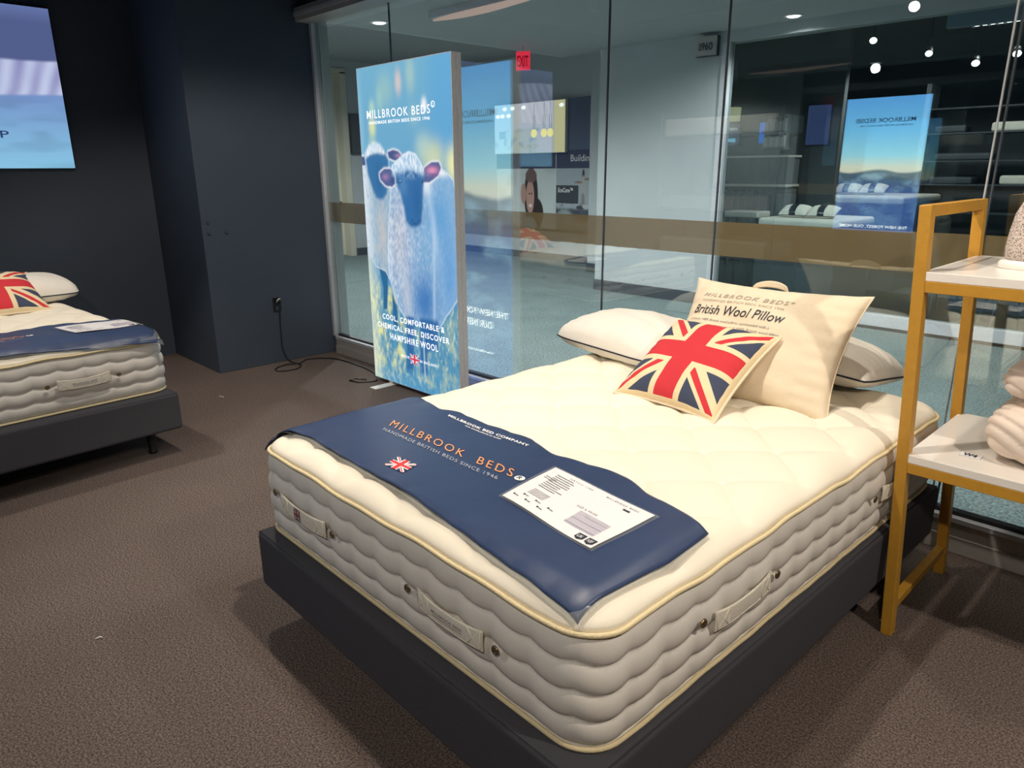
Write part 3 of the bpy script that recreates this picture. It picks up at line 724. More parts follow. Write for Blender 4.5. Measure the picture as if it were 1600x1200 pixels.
    img = over(img, fb*G(.46, .70, .05, .07)*.7, c(196, 202, 214)); img = over(img, fb*G(.72, .345, .06, .03)*.7, c(240, 246, 252)); img = over(img, G(.88, .312, .09, .012)*fb*.9, c(246, 250, 253))
    for k in ('legA', 'legB'): img = over(img, soft(k, 2)*np.clip((T-.74)/.02, 0, 1)*np.clip(1.0-(T-.93)/.03, 0, 1)*.92, c(46, 104, 164))
    img = over(img, np.exp(-((Sx-.625)/.008)**2)*(T > .80)*(T < .95)*.8, c(190, 214, 222))
    # head
    for k in ('earL', 'earR'): img = over(img, rim(k, 2), c(252, 253, 255)); img = over(img, soft(k, 1), c(84, 100, 150))
    img = over(img, G(.79, .306, .055, .011)*.95, c(236, 150, 186)); img = over(img, G(.80, .318, .05, .004)*.7, c(120, 96, 150)); img = over(img, G(.275, .325, .04, .010)*.8, c(168, 132, 176)); img = over(img, G(.36, .335, .03, .012)*.6, c(40, 80, 130))
    img = over(img, rim('crown', 1)*(T < .31), c(246, 250, 254)); img = over(img, soft('crown', 2), c(190, 216, 238)); img = over(img, soft('crown', 2)*np.clip(fleck+.2, 0, 1)*.9*np.clip((.315-T)/.02, 0, 1), c(244, 249, 253)); img = over(img, soft('crown', 2)*np.clip(-fleck, 0, 1)*.5, c(120, 164, 208))
    img = over(img, soft('face', 2), c(58, 112, 168)); img = over(img, G(.55, .315, .13, .012)*np.clip(.5+fleck, 0, 1)*.8, c(200, 222, 240))
    img = over(img, G(.62, .40, .05, .06)*.35, c(36, 86, 140)); img = over(img, G(.47, .35, .05, .03)*.4, c(110, 160, 200)); img = over(img, G(.435, .338, .020, .005)*.8, c(28, 62, 104)); img = over(img, G(.44, .336, .006, .002)*.9, c(210, 228, 240)); img = over(img, G(.685, .338, .012, .005)*.7, c(30, 66, 110))
    img = over(img, G(.59, .462, .045, .005)*.5, c(30, 74, 122)); img = over(img, G(.555, .452, .012, .004)*.5, c(28, 66, 112)); img = over(img, G(.635, .452, .012, .004)*.5, c(28, 66, 112))
    return np.clip(img, 0, 1).astype(np.float32)
def coast_picture(H, Wd, seed=2, hor=.37):
    rs = np.random.RandomState(seed); T, Sx = np.mgrid[0:H, 0:Wd].astype(float); T /= H-1; Sx /= Wd-1
    c = lambda *a: np.array(S(*a)); img = np.zeros((H, Wd, 3))
    stops = [(0, c(96, 168, 232)), (hor*.45, c(120, 196, 240)), (hor*.8, c(160, 222, 236)), (hor*.97, c(226, 226, 200)), (hor+.02, c(225, 220, 200))]
    for k in range(3): img[..., k] = np.interp(T, [s_[0] for s_ in stops], [s_[1][k] for s_ in stops])
    n = nz(H, Wd, 18, rs, .6); n2 = nz(H, Wd, 5, rs, .4)
    ridge = hor + .012*np.sin(Sx*9) + .008*nz(H, Wd, 20, rs)
    img = over(img, np.clip((T-ridge)*60, 0, 1), c(78, 98, 112)); img = over(img, np.clip((T-ridge-.06)*12, 0, 1), c(60, 92, 150))
    img = over(img, np.clip((T-ridge-.02)*40, 0, 1)*np.clip((n-.45)*3, 0, 1)*np.clip(1-(T-.55)*2, 0, 1)*.6, c(150, 190, 215))
    img = over(img, np.clip((T-ridge-.02)*40, 0, 1)*np.clip((n2-.5)*3, 0, 1)*.5, c(48, 64, 112))
    return np.clip(img, 0, 1).astype(np.float32)

M['lit_front'] = vcol_emit('lit_textile_print', 1.0)
M['lit_back'] = vcol_emit('lit_textile_back', 2.2)
M['lit_second'] = vcol_emit('lit_textile_second', 3.4)
M['lit_white'] = emit('lit_white_ink', (1, 1, 1), 1.25)
M['lit_white2'] = emit('lit_white_ink_back', (1, 1, 1), 3.2)
M['lit_dark'] = emit('lit_grey_ink', S(90, 130, 160), 1.4)
def make_lightbox(label, x0, x1, y0, y1, z0, z1, front_pic, back_pic, fm, bm_):
    root = thing('lightbox', label, 'lightbox', ((x0+x1)/2, (y0+y1)/2, 0))
    ox, oy = root.location.x, root.location.y
    X0, X1, Y0, Y1 = x0-ox, x1-ox, y0-oy, y1-oy
    fr = MB(); q = 0.012
    for a, b in (((X0, Y0, z0), (X0+q, Y1, z1)), ((X1-q, Y0, z0), (X1, Y1, z1))):
        ym = (Y0+Y1)/2
        fr.box(a[0], b[0], Y0+.001, ym-.004, z0, z1); fr.box(a[0], b[0], ym+.004, Y1-.001, z0, z1); fr.box(a[0]+.003, b[0]-.003, ym-.004, ym+.004, z0, z1)
    fr.box(X0+q, X1-q, Y0+.001, Y1-.001, z0, z0+q).box(X0+q, X1-q, Y0+.001, Y1-.001, z1-q, z1)
    fr.build('frame', M['alu'], root)
    fp = bp = None
    if front_pic is not None:
        fp = picture('front_graphic', front_pic, lambda s_, t_: (lerp(X0+.004, X1-.004, s_), Y0, lerp(z1-.004, z0+.004, t_)), fm, root)
    if back_pic is not None:
        bp = picture('back_graphic', back_pic, lambda s_, t_: (lerp(X1-.004, X0+.004, s_), Y1, lerp(z1-.004, z0+.004, t_)), bm_, root)
    for x in (X0+0.20, X1-0.20):
        MB().box(x-0.035, x+0.035, Y0-0.16, Y1+0.06, 0.0, 0.008).box(x-0.02, x+0.02, Y0+.01, Y1-.01, 0.008, z0+.002).build('foot_plate', M['white_plastic'], root, bevel=.002)
    return root, fp, bp, (X0, X1, Y0, Y1, ox, oy)
bx, fp, bp, (X0, X1, Y0, Y1, ox, oy) = make_lightbox('tall glowing lightbox with two sheep standing by the glass wall', -3.91, -2.865, 2.05, 2.13, 0.03, 2.275, sheep_picture(), coast_picture(300, 140), M['lit_front'], M['lit_back'])
ft = lambda s_, t_: (X0 + s_*1.045, Y0-0.003, 2.275 - (1-t_)*2.255)     # t measured upwards from the bottom
tx = lambda nm, b, s0, s1, t0, h, m=M['lit_white'], bold=.012, sl=0.0: text(nm, b, lambda x, y: ft(x, y - sl*(x-s0)), s0, 1-t0-h, s1-s0, h, m, fp, bold, 1.22)
tx('headline', 'MILLBROOK BEDS', .103, .79, .126, .0245, bold=.004)
tx('subhead', 'HANDMADE BRITISH BEDS SINCE 1946', .123, .785, .158, .0095, bold=.02)
text('registered_mark', '®', ft, .80, 1-.136, .04, .018, M['lit_white'], fp, .02)
tx('slogan', 'COOL, COMFORTABLE &', .150, .858, .762, .0215, bold=.02)
tx('slogan', 'CHEMICAL FREE, DISCOVER', .080, .905, .793, .0215, bold=.02)
tx('slogan', 'HAMPSHIRE WOOL', .235, .783, .824, .0215, bold=.02)
tx('origin_text', 'MADE', .36, .455, .886, .009); tx('origin_text', 'IN ENGLAND', .575, .762, .888, .009)
grid('flag_emblem', 4, 4, lambda u, v: ft(.462+.106*u, 1-.909+.033*v), M['flag_lit'], fp, smooth=False)
bt = lambda s_, t_: (X1 - s_*1.045, Y1+0.003, 2.275 - (1-t_)*2.255)
bx_t = lambda nm, b, s0, s1, t0, h, m: text(nm, b, bt, s0, 1-t0-h, s1-s0, h, m, bp, .012)
bx_t('headline', 'MILLBROOK BEDS®', .14, .88, .126, .022, M['lit_dark']); bx_t('subhead', 'HANDMADE BRITISH BEDS SINCE 1946', .17, .84, .158, .009, M['lit_dark'])
bx_t('slogan', 'THE NEW FOREST,', .04, .62, .745, .024, M['lit_white2']); bx_t('slogan', 'OUR INSPIRATION.', .20, .75, .783, .024, M['lit_white2']); bx_t('web_line', 'www.millbrook-beds.co.uk', .20, .56, .885, .008, M['lit_white2'])
# second box behind the photographer, seen as a mirror image in the glass
bx2, fp2, bp2, (A0, A1, C0, C1, _, _) = make_lightbox('tall glowing coast lightbox in the back of the showroom mirrored in the glass', -2.59, -1.765, -2.62, -2.55, 0.93, 2.275, None, coast_picture(200, 130, 4, .53), M['lit_second'], M['lit_second'])
bt2 = lambda s_, t_: (A1 - s_*.825, C1+.003, 2.275-(1-t_)*1.345)
MB().box(A0+.02, A1-.02, C0+.005, C1-.005, 0.008, .93).build('plinth', M['base'], bx2, bevel=.004)
b2t = lambda nm, b, s0, s1, t0, h, m: text(nm, b, bt2, s0, 1-t0-h, s1-s0, h, m, bp2, .012)
M['lit_dark2'] = emit('lit_slate_ink', S(50, 84, 120), 1.4)
b2t('headline', 'MILLBROOK BEDS®', .15, .86, .150, .034, M['lit_dark2']); b2t('headline_rule', 'HANDMADE BRITISH BEDS SINCE 1946', .17, .80, .20, .012, M['lit_dark2'])
b2t('slogan', 'THE NEW FOREST, OUR HOME.', .07, .93, .952, .026, emit('lit_white_ink_second', (1, 1, 1), 4))

# ------------------------------------------------------------------ wall screen on the left wall
def fold_picture():
    H, Wd = 150, 220; rs = np.random.RandomState(9); T, Sx = np.mgrid[0:H, 0:Wd].astype(float); T /= H-1; Sx /= Wd-1
    c = lambda *a: np.array(S(*a)); img = np.zeros((H, Wd, 3)) + c(84, 96, 142)
    img = over(img, np.clip(1-T/.10, 0, 1)*.6, c(110, 130, 185))
    lx = Sx*2.15
    edge = .26 + .06*np.sin((lx-1.0)*2.2)+.05*(lx-1.8)
    fold = .5+.5*np.sin(lx*46+T*26+3*nz(H, Wd, 30, rs)); fold = fold*.6+.4*nz(H, Wd, 12, rs, 2)
    duv = c(140, 140, 190)*(1-fold[..., None]) + c(200, 210, 240)*fold[..., None]
    m_ = np.clip((T-edge)*60, 0, 1)[..., None]; img = img*(1-m_)+duv*m_
    m_ = np.clip((T-.53-.01*np.sin(lx*5))*60, 0, 1); g = np.clip((T-.53)/.47, 0, 1)[..., None]
    bed = c(120, 150, 205)*(1-g) + c(140, 200, 232)*g
    bed = bed*(1-.15*np.clip((nz(H, Wd, 20, rs, .3)-.5)*3, 0, 1)[..., None])
    img = img*(1-m_[..., None]) + bed*m_[..., None]
    return np.clip(img, 0, 1).astype(np.float32)
scr = thing('wall_screen', 'large glowing blue bedding screen hanging on the dark left wall', 'screen', (-5.93, -0.4, 2.19))
MB().box(0, 0.045, -1.13, 1.085, -0.575, 0.575).build('bezel', M['black'], scr, bevel=.003)
sp = picture('display', fold_picture(), lambda s_, t_: (0.0465, lerp(-1.12, 1.078, s_), lerp(.568, -.568, t_)), vcol_emit('screen_light', 0.95), scr)
text('caption', 'FOR A BETTER NIGHT SLEEP', lambda x, y: (0.049, x, y), 0.678-1.55, -0.352, 1.55, 0.052, emit('caption_ink', S(58, 86, 140), .6), sp, .01)

# ------------------------------------------------------------------ socket, plug, cable, wall fittings
so_ = thing('wall_socket', 'black power socket low on the dark column beside the glass', 'socket', (-4.965, 1.797, 0.50))
MB().box(0, .008, -.036, .036, -.06, .062).build('face_plate', M['black'], so_, bevel=.003)
MB().box(.008, .011, -.017, .017, -.045, -.012).build('outlet', M['skirting'], so_)
pg = thing('plug', 'black plug with a white cuff pushed into the low column socket', 'plug', (-4.955, 1.797, 0.535))
MB().lathe([(.018, 0), (.02, .02), (.014, .045), (.006, .05)], (0, 0, 0), 14, axis='x').build('plug_body', M['black'], pg, True)
MB().tube([(.022, -.014, -.012), (.034, -.012, .008), (.036, 0, .018), (.03, .016, .02)], .006, 8).build('white_cuff', M['white_plastic'], pg, True)
def smooth_path(P, k=6):
    out = []; P = [Vector(p) for p in P]
    for i in range(len(P)-1):
        p0, p1, p2, p3 = P[max(i-1, 0)], P[i], P[i+1], P[min(i+2, len(P)-1)]
        for j in range(k):
            t_ = j/k; out.append(0.5*((2*p1)+(-p0+p2)*t_+(2*p0-5*p1+4*p2-p3)*t_**2+(-p0+3*p1-3*p2+p3)*t_**3))
    return out + [P[-1]]
cable = [(-4.93, 1.80, .53), (-4.925, 1.795, .44), (-4.945, 1.80, .30), (-4.94, 1.80, .12), (-4.93, 1.83, .03), (-4.889, 1.839, .006), (-4.731, 1.845, .006), (-4.631, 1.743, .006), (-4.674, 1.617, .006), (-4.768, 1.636, .006),
         (-4.821, 1.756, .008), (-4.758, 1.847, .014), (-4.86, 1.972, .006), (-4.80, 2.094, .006), (-4.66, 2.17, .006), (-4.35, 2.18, .006), (-4.10, 2.15, .006), (-3.97, 2.10, .006), (-3.86, 2.03, .006)]
tag(MB().tube(smooth_path(cable), .005, 8).build('power_cable', M['black'], None, True), 'thin black cable looping over the carpet from the column socket to the lightbox', 'cable')
tie = smooth_path([(-4.93, 1.82, .05), (-4.90, 1.86, .09), (-4.88, 1.90, .13), (-4.87, 1.93, .16)], 4)
tag(MB().tube([(-3.95, 1.99, .006), (-4.03, 1.95, .006), (-4.02, 1.88, .006), (-3.92, 1.90, .008), (-3.87, 1.98, .006), (-3.86, 2.03, .006)], .005, 8).build('adapter_lead', M['black'], None, True), 'short black curled lead on the carpet at the left foot of the sheep lightbox', 'lead')
for y, z, r in ((1.300, 1.205, .010), (1.30, 1.125, .012), (1.437, 1.125, .012)):
    o = MB().lathe([(r, 0), (r, .010), (r*.55, .016)], (-4.965, y, z), 12, axis='x').build('wall_stud', M['skirting'], None, True)
    tag(o, {1.205: 'small round stud on the dark column, upper of the left pair', 1.125: 'small round stud on the dark column, lower of the left pair'}[z] if y < 1.4 else 'small round stud on the dark column, nearer the glass wall', 'stud', 'studs on the dark column')
random.seed(5)
for x, y, l, a, lb in ((-4.35, .98, .05, .3, 'tiny pale scrap of paper on the carpet near the dark column corner'), (-1.83, .0-.52, .022, 1.2, 'tiny white thread on the carpet left of the foreground bed')):
    p0 = Vector((x, y, .004)); d_ = Vector((math.cos(a), math.sin(a), 0))
    tag(MB().tube(smooth_path([p0, p0+d_*l*.5+Vector((0, .004, .003)), p0+d_*l]), .002, 6).build('lint_scrap', M['white_plastic'], None, True), lb, 'scrap')

# ------------------------------------------------------------------ gold shelf unit
sh = thing('shelf_unit', 'mustard gold metal shelf unit with white boards beside the foreground bed', 'shelf')
LEAN = -0.056
def lx(x, z): return x + LEAN*(z-0.0)
def post(x, y, name='post'):
    return MB().bar((lx(x, 0), y, 0), (lx(x, 1.478), y, 1.478), .036, .042, (0, 1, 0)).build(name, M['gold'], sh, bevel=.002)
PX0, PX1, PY0, PY1 = .118, .98, 1.515, 2.09
for x in (PX0, PX1):
    for y in (PY0, PY1): post(x, y)
for x in (PX0, PX1):
    MB().bar((lx(x, 1.46), PY0, 1.460), (lx(x, 1.46), PY1, 1.460), .036, .036).build('top_bar', M['gold'], sh, bevel=.002)
    MB().bar((lx(x, .1), PY0+.02, .108), (lx(x, .1), PY1-.02, .108), .03, .034).build('foot_bar', M['gold'], sh, bevel=.002)
for z in (1.232, 0.633):
    for y in (PY0, PY1):
        MB().bar((lx(PX0, z), y, z), (lx(PX1, z), y, z), .036, .036).build('front_rail' if y == PY0 else 'back_rail', M['gold'], sh, bevel=.002)
    for x in (PX0, PX1):
        MB().bar((lx(x, z), PY0, z), (lx(x, z), PY1, z), .03, .034).build('side_rail', M['gold'], sh, bevel=.002)
    xa = lx(PX0, z)+.004
    MB().box(xa, lx(PX1, z), PY0-.018, PY1+.012, z+.018, z+.046).build('shelf_board', M['board'], sh, bevel=.002)
T1, T2 = 1.278, 0.679

# quilted folded bedding on the lower board
def quilt_block(u, v, cx, cy, z0, sx, sy, sz, ph, freq):
    a = 2*PI*u; b = -PI/2 + PI*v
    ca, sa = math.cos(a), math.sin(a); cb, sb = math.cos(b), math.sin(b)
    p = lambda x, e: math.copysign(abs(x)**e, x)
    X = p(ca, .34)*p(cb, .42); Y = p(sa, .34)*p(cb, .42); Z = p(sb, .8)
    q = abs(math.sin((X*sx*1.0 + Y*sy + Z*sz*1.5)*freq+ph)); d = 1 + 0.05*(q**.4-1)
    return (cx + X*sx*d, cy + Y*sy*d, z0 + sz + Z*sz*(1+0.10*(q**.4-1)))
f1 = thing('folded_quilt', 'larger folded cream quilted bedding at the bottom of the pile on the lower shelf', 'bedding', (0.575, 1.80, T2))
c_ = grid('quilted_body', 140, 60, lambda u, v: quilt_block(u, v, 0, 0, 0.0, .315, .225, .098, .3, 44), M['quilt'], f1, wrap=True)
MB().box(-.36, -.30, -.19, -.15, .001, .003).build('care_label', M['paper'], f1)
text('label_print', 'W4', lambda x, y: (x, y, .0038), -.352, -.186, .04, .03, M['dark_ink'], f1, .04)
f2 = thing('folded_quilt', 'smaller rolled quilted bedding resting on top of the folded pile on the lower shelf', 'bedding', (0.565, 1.81, T2+.192))
grid('quilted_body', 140, 60, lambda u, v: quilt_block(u, v, 0, 0, 0.0, .29, .18, .066, 1.4, 40), M['quilt'], f2, wrap=True)
# speckled bottle on the top board
bo = thing('covered_bottle', 'grey speckled fabric covered bottle with pale pink collar on the top shelf', 'bottle', (0.318, 1.79, T1))
M['speckle'] = mat('grey_speckled_knit', S(150, 138, 130), 0.9, bump=(140, 0.9)); 
nt = M['speckle'].node_tree; vo = nt.nodes.new('ShaderNodeTexVoronoi'); vo.inputs['Scale'].default_value = 210; tc = nt.nodes.new('ShaderNodeTexCoord'); rp = nt.nodes.new('ShaderNodeValToRGB')
rp.color_ramp.elements[0].color = (*S(120, 108, 102), 1); rp.color_ramp.elements[1].color = (*S(215, 200, 190), 1); rp.color_ramp.elements[0].position = .25; rp.color_ramp.elements[1].position = .5
nt.links.new(tc.outputs['Object'], vo.inputs['Vector']); nt.links.new(vo.outputs['Distance'], rp.inputs['Fac']); nt.links.new(rp.outputs['Color'], nt.nodes['Principled BSDF'].inputs['Base Color'])
M['pink'] = mat('pale_pink_rubber', S(226, 200, 198), .5)
MB().lathe([(.125, .0), (.13, .004), (.13, .018), (.122, .026)], (0, 0, 0), 32, 1, .55, pw=3).build('base_plate', M['board'], bo, True)
MB().lathe([(.10, .020), (.116, .035), (.118, .07), (.114, .12), (.106, .17), (.092, .205), (.07, .225), (.045, .235), (.04, .24)], (0, 0, 0), 40, 1, .5, pw=2.6).build('speckled_cover', M['speckle'], bo, True)
MB().lathe([(.078, .215), (.096, .226), (.098, .236), (.086, .246), (.075, .25), (.082, .258), (.10, .264), (.104, .273), (.098, .28), (.07, .286), (.05, .288)], (0, 0, 0), 32, 1, .55).build('collar', M['pink'], bo, True)
MB().tube([(-.02, 0, .286), (-.022, 0, .30), (0, 0, .308), (.022, 0, .30), (.02, 0, .286)], .007, 8).build('hanging_loop', M['pink'], bo, True)

# ------------------------------------------------------------------ corridor beyond the glass
struct(MB().box(-12.2, 4.2, 2.42, 9.2, -0.06, 0).build('floor_corridor', M['corr_floor']))
struct(MB().box(-6.2, 4.2, 2.42, 6.8, 3.02, 3.1).build('ceiling_corridor', M['corr_ceil']))
struct(MB().box(-12.2, -6.2, 2.42, 9.2, 3.5, 3.6).box(-6.2, -5.5, 6.8, 9.2, 3.5, 3.6).build('ceiling_lobby', M['corr_ceil']))
struct(MB().box(-6.26, -6.2, 2.42, 6.8, 3.02, 3.5).build('wall_bulkhead', M['corr_wall']))
struct(MB().box(-5.52, -3.80, 6.7, 6.95, 0, 3.02).build('wall_pier', M['corr_wall']))
struct(MB().box(-5.53, -3.79, 6.685, 6.70, 0, 0.14).build('baseboard_pier', M['skirting']))
struct(MB().box(-6.75, -5.52, 8.0, 8.2, 0, 3.5).build('wall_return', M['corr_wall']))
struct(MB().box(-6.76, -5.5, 7.985, 8.0, 0, 0.14).build('baseboard_return', M['skirting']))
struct(MB().box(-12.2, -6.70, 8.72, 8.9, 0, 3.5).build('wall_poster', M['corr_wall']))
struct(MB().box(-12.2, -6.70, 8.70, 8.72, 0, 0.12).build('baseboard_poster', M['skirting']))
struct(MB().box(-11.9, -11.5, 6.62, 9.2, 0, 3.5).build('wall_lobby', M['corr_wall']))
struct(MB().box(-11.9, -11.5, 2.42, 6.05, 0, 3.5).build('wall_lobby_near', M['corr_wall']))
struct(MB().box(-11.9, -11.5, 6.05, 6.62, 3.30, 3.5).build('wall_lobby_over', M['corr_wall']))
struct(MB().box(-11.5, -11.485, 6.68, 9.2, 0, 0.14).build('baseboard_lobby', M['skirting']))
struct(MB().box(-12.3, -4.9, 2.36, 2.44, 0, 3.6).build('wall_lobby_south', M['corr_wall']))
struct(MB().box(4.0, 4.2, 2.42, 20.2, 0, 3.6).build('wall_corridor_end', M['corr_wall']))
d_ = struct(MB().box(-11.72, -11.66, 6.10, 6.56, 0.01, 3.27).build('door_1', M['cream_door']))
MB().box(-11.66, -11.655, 6.16, 6.50, .25, 3.05).build('door_panel', M['cream_door'], d_, bevel=.002)
MB().lathe([(.02, 0), (.02, .05), (.03, .06), (.03, .08)], (-11.66, 6.48, 1.0), 12, axis='x').build('door_knob', M['black'], d_, True)
struct(MB().box(-11.72, -11.46, 6.56, 6.68, 0, 3.30).box(-11.72, -11.46, 6.02, 6.10, 0, 3.30).box(-11.72, -11.46, 6.02, 6.68, 3.27, 3.36).build('trim_5', M['cream_door'], bevel=.004))
tv = thing('television', 'dark flat television on the far lobby wall left of the sheep lightbox', 'television', (-11.5, 6.85, 2.24))
MB().box(0.002, .06, -.14, .9, -.36, .36).build('casing', M['black'], tv, bevel=.005); MB().box(.06, .062, -.12, .88, -.34, .34).build('screen', M['skirting'], tv)

# poster wall
def poster_pic(kind):
    H, Wd = 110, 200; rs = np.random.RandomState(11); T, Sx = np.mgrid[0:H, 0:Wd].astype(float); T /= H-1; Sx /= Wd-1
    c = lambda *a: np.array(S(*a)); img = np.zeros((H, Wd, 3))
    bl = lambda x, y, rx, ry, k=1.0: np.clip((1-((Sx-x)/rx)**2-((T-y)/ry)**2)*6, 0, 1)*k
    if kind == 'sleep':
        img[:] = c(206, 212, 212); img = over(img, np.clip((nz(H, Wd, 25, rs)-.5)*3, 0, 1)*.35, c(160, 165, 168))
        img = over(img, bl(.60, .45, .12, .5), c(52, 40, 40)); img = over(img, bl(.68, .75, .13, .28), c(50, 38, 38)); img = over(img, bl(.585, .47, .07, .30), c(196, 150, 138))
        img = over(img, bl(.59, .62, .03, .03), c(240, 225, 220)); img = over(img, bl(.60, .12, .10, .12, .9), c(120, 95, 90)); img = over(img, bl(.47, .42, .05, .18), c(190, 148, 136))
        img = over(img, bl(.57, .42, .010, .02), c(70, 50, 50)); img = over(img, bl(.61, .42, .010, .02), c(70, 50, 50)); img = over(img, bl(.55, 1.0, .16, .22), c(170, 190, 205))
    else:
        img[:] = c(170, 178, 186); img = over(img, np.clip((T-.62)*20, 0, 1), c(70, 76, 88)); img = over(img, np.clip((T-.72+.1*np.sin(Sx*6))*15, 0, 1), c(150, 160, 160)); img = over(img, np.clip((nz(H, Wd, 14, rs, .4)-.55)*4, 0, 1)*(T > .55)*.6, c(92, 96, 108))
        for x, y, rx, ry, col in ((.80, .10, .035, .09, (60, 50, 50)), (.80, .30, .045, .20, (190, 178, 170)), (.66, .22, .13, .02, (150, 120, 105)), (.93, .17, .11, .02, (150, 120, 105)), (.80, .50, .05, .12, (150, 140, 135)), (.72, .62, .12, .035, (70, 72, 84)), (.88, .60, .10, .04, (190, 190, 195))):
            img = over(img, bl(x, y, rx, ry), c(*col))
    return np.clip(img, 0, 1).astype(np.float32)
ps = thing('poster_display', 'tall navy poster panel with photographs on the far corridor wall', 'poster', (-8.4, 8.68, 0))
MB().box(-1.15, 1.14, -.03, .035, .55, 2.72).build('panel', mat('slate_blue_panel', S(96, 104, 128), .7, noise=(2, .04)), ps)
MB().box(-1.15, 1.14, -.036, -.03, 1.60, 1.90).build('title_band', mat('navy_title_band', S(62, 68, 96), .6), ps)
po = vcol_diff('poster_print')
picture('photograph', poster_pic('sleep'), lambda s_, t_: (lerp(-1.15, .355, s_), -.037, lerp(1.60, .56, t_)), po, ps)
picture('photograph', poster_pic('yoga'), lambda s_, t_: (lerp(.365, 1.14, s_), -.037, lerp(1.60, .56, t_)), po, ps)
MB().box(.355, .365, -.04, -.03, .55, 2.72).build('seam_strip', M['white_plastic'], ps)
pf = lambda x, y: (x, -.042, y)
text('title_word', 'Building', pf, .70, 1.68, .48, .14, M['white_ink'], ps)
MB().box(.37, .88, -.041, -.037, 1.02, 1.32).build('caption_plate', M['skirting'], ps)
text('caption_word', 'EcoCore™', lambda x, y: (x, -.044, y), .42, 1.20, .34, .08, M['white_ink'], ps, .02)
text('caption_word', 'CoolFit™', lambda x, y: (x, -.044, y), -.55, .74, .42, .08, M['dark_ink'], ps)
# backlit picture of a room with pendants hung on the upper half of the poster wall
def pend_pic():
    H, Wd = 90, 170; rs = np.random.RandomState(21); T, Sx = np.mgrid[0:H, 0:Wd].astype(float); T /= H-1; Sx /= Wd-1
    c = lambda *a: np.array(S(*a)); img = np.zeros((H, Wd, 3)) + c(206, 204, 208)
    img = over(img, (Sx > .86)*1.0, c(228, 220, 172)); img = over(img, (Sx < .28)*1.0, c(190, 214, 222)); img = over(img, ((Sx > .28) & (Sx < .62) & (T > .5))*.6, c(186, 196, 178))
    img = over(img, np.clip((nz(H, Wd, 9, rs)-.55)*4, 0, 1)*(T > .5)*(Sx < .66)*.5, c(120, 150, 180)); img = over(img, ((np.abs(Sx-.12) < .05) & (np.abs(T-.62) < .08))*.8, c(130, 160, 175))
    return np.clip(img, 0, 1).astype(np.float32)
lw = thing('lit_picture', 'bright backlit room picture with yellow ring lamps above the navy title band', 'picture', (-8.65, 8.60, 2.27))
MB().box(-.88, .87, -.02, .045, -.41, .44).build('light_frame', M['board'], lw)
picture('display', pend_pic(), lambda s_, t_: (lerp(-.87, .86, s_), -.021, lerp(.43, -.40, t_)), vcol_emit('lit_room_print', .85), lw)
yel = emit('yellow_ring_glow', S(255, 236, 130), 1.1); blk = emit('cord_grey', S(110, 110, 115), .5)
for x in (.14, .38, .53):
    MB().lathe([(.02, 0), (.07, 0), (.07, -.006), (.02, -.006)], (x, -.024, -.08), 20, axis='y').build('ring_lamp', yel, lw)
    MB().bar((x-.02, -.024, -.02), (x-.02, -.024, .22), .006, .004).bar((x+.02, -.024, -.02), (x+.02, -.024, .22), .006, .004).bar((x, -.024, .22), (x, -.024, .42), .005, .004).build('cord', blk, lw)
wh = emit('white_lamp_glow', (1, 1, .97), 1.3)
for x, z in ((-.60, .36), (-.40, .36), (-.12, .36), (-.78, .24), (-.66, .24), (-.50, .24), (.78, .35)):
    MB().lathe([(.055, 0), (.055, -.004)], (x, -.022, z), 14, axis='y', sy=.6).build('small_lamp', wh, lw)

# exit sign, suite number sign, downlights, long glowing reflection bar
ex = thing('exit_sign', 'small red lit EXIT sign hanging from the corridor ceiling', 'sign', (-5.95, 5.75, 2.86))
MB().box(-.085, .085, -.015, .015, -.11, .10).build('sign_box', emit('exit_red', S(255, 58, 84), .95), ex)
MB().bar((0, 0, .10), (0, 0, .17), .02, .02).build('hanger', M['alu'], ex)
text('exit_letters', 'EXIT', lambda x, y: (x, -.018, y), -.07, -.07, .14, .12, emit('exit_letter_glow', S(150, 10, 30), .8), ex, .02)
ex.rotation_euler = (0, 0, .55)
sg = thing('suite_number_sign', 'curved grey suite number sign projecting high beside the far shop window', 'sign', (-3.96, 6.66, 2.88))
grid('curved_plate', 14, 2, lambda u, v: (-.13+.26*u, -.03-.035*math.sin(PI*u), -.10+.2*v), M['alu_warm'], sg)
MB().box(-.13, .13, -.03, .03, -.102, .102).build('sign_back', M['skirting'], sg)
text('suite_digits', '0960', lambda x, y: (x, -.034-.035*math.sin(PI*(x+.13)/.26), y), -.08, -.045, .17, .08, M['dark_ink'], sg, .01)
for k, (l, e) in enumerate(CORR):
    zc = 3.02 if l[2] < 3.1 else 3.5
    o = thing('downlight', ['round recessed downlight above the far dark shop window', 'round recessed downlight over the lobby side of the corridor', 'added downlight brightening the corridor right of the bed head', 'added downlight brightening the middle of the corridor', 'added downlight brightening the right end of the corridor', 'added downlight brightening the lobby in front of the poster wall', 'round recessed downlight in the lobby nearest the glass wall'][k], 'downlight', (l[0], l[1], zc), group='corridor downlights')
    MB().lathe([(.095, 0), (.095, -.006), (.075, -.010), (.07, -.004)], (0, 0, 0), 24).build('trim_ring', M['white_plastic'], o, True)
    MB().lathe([(.068, -.006), (.05, -.016), (.01, -.018)], (0, 0, 0), 24).build('lens', emit('downlight_glow', (1, 1, .96), 3.0), o, True)
lu = thing('reflection_bar', 'long slim glowing bar added for a warm reflection above the lightbox', 'light', (-4.4, 3.72, 2.96))  # glowing bar added in place of a warm curved reflection
grid('glow_sheet', 40, 8, lambda u, v: (-.72+1.5*u, .06*math.cos(PI*v)*math.sin(PI*min(1, u*3+.08)/2), -.012-.04*math.sin(PI*v)*math.sin(PI*(u*.9+.1))), emit('warm_reflection_glow', S(205, 178, 168), .9), lu)
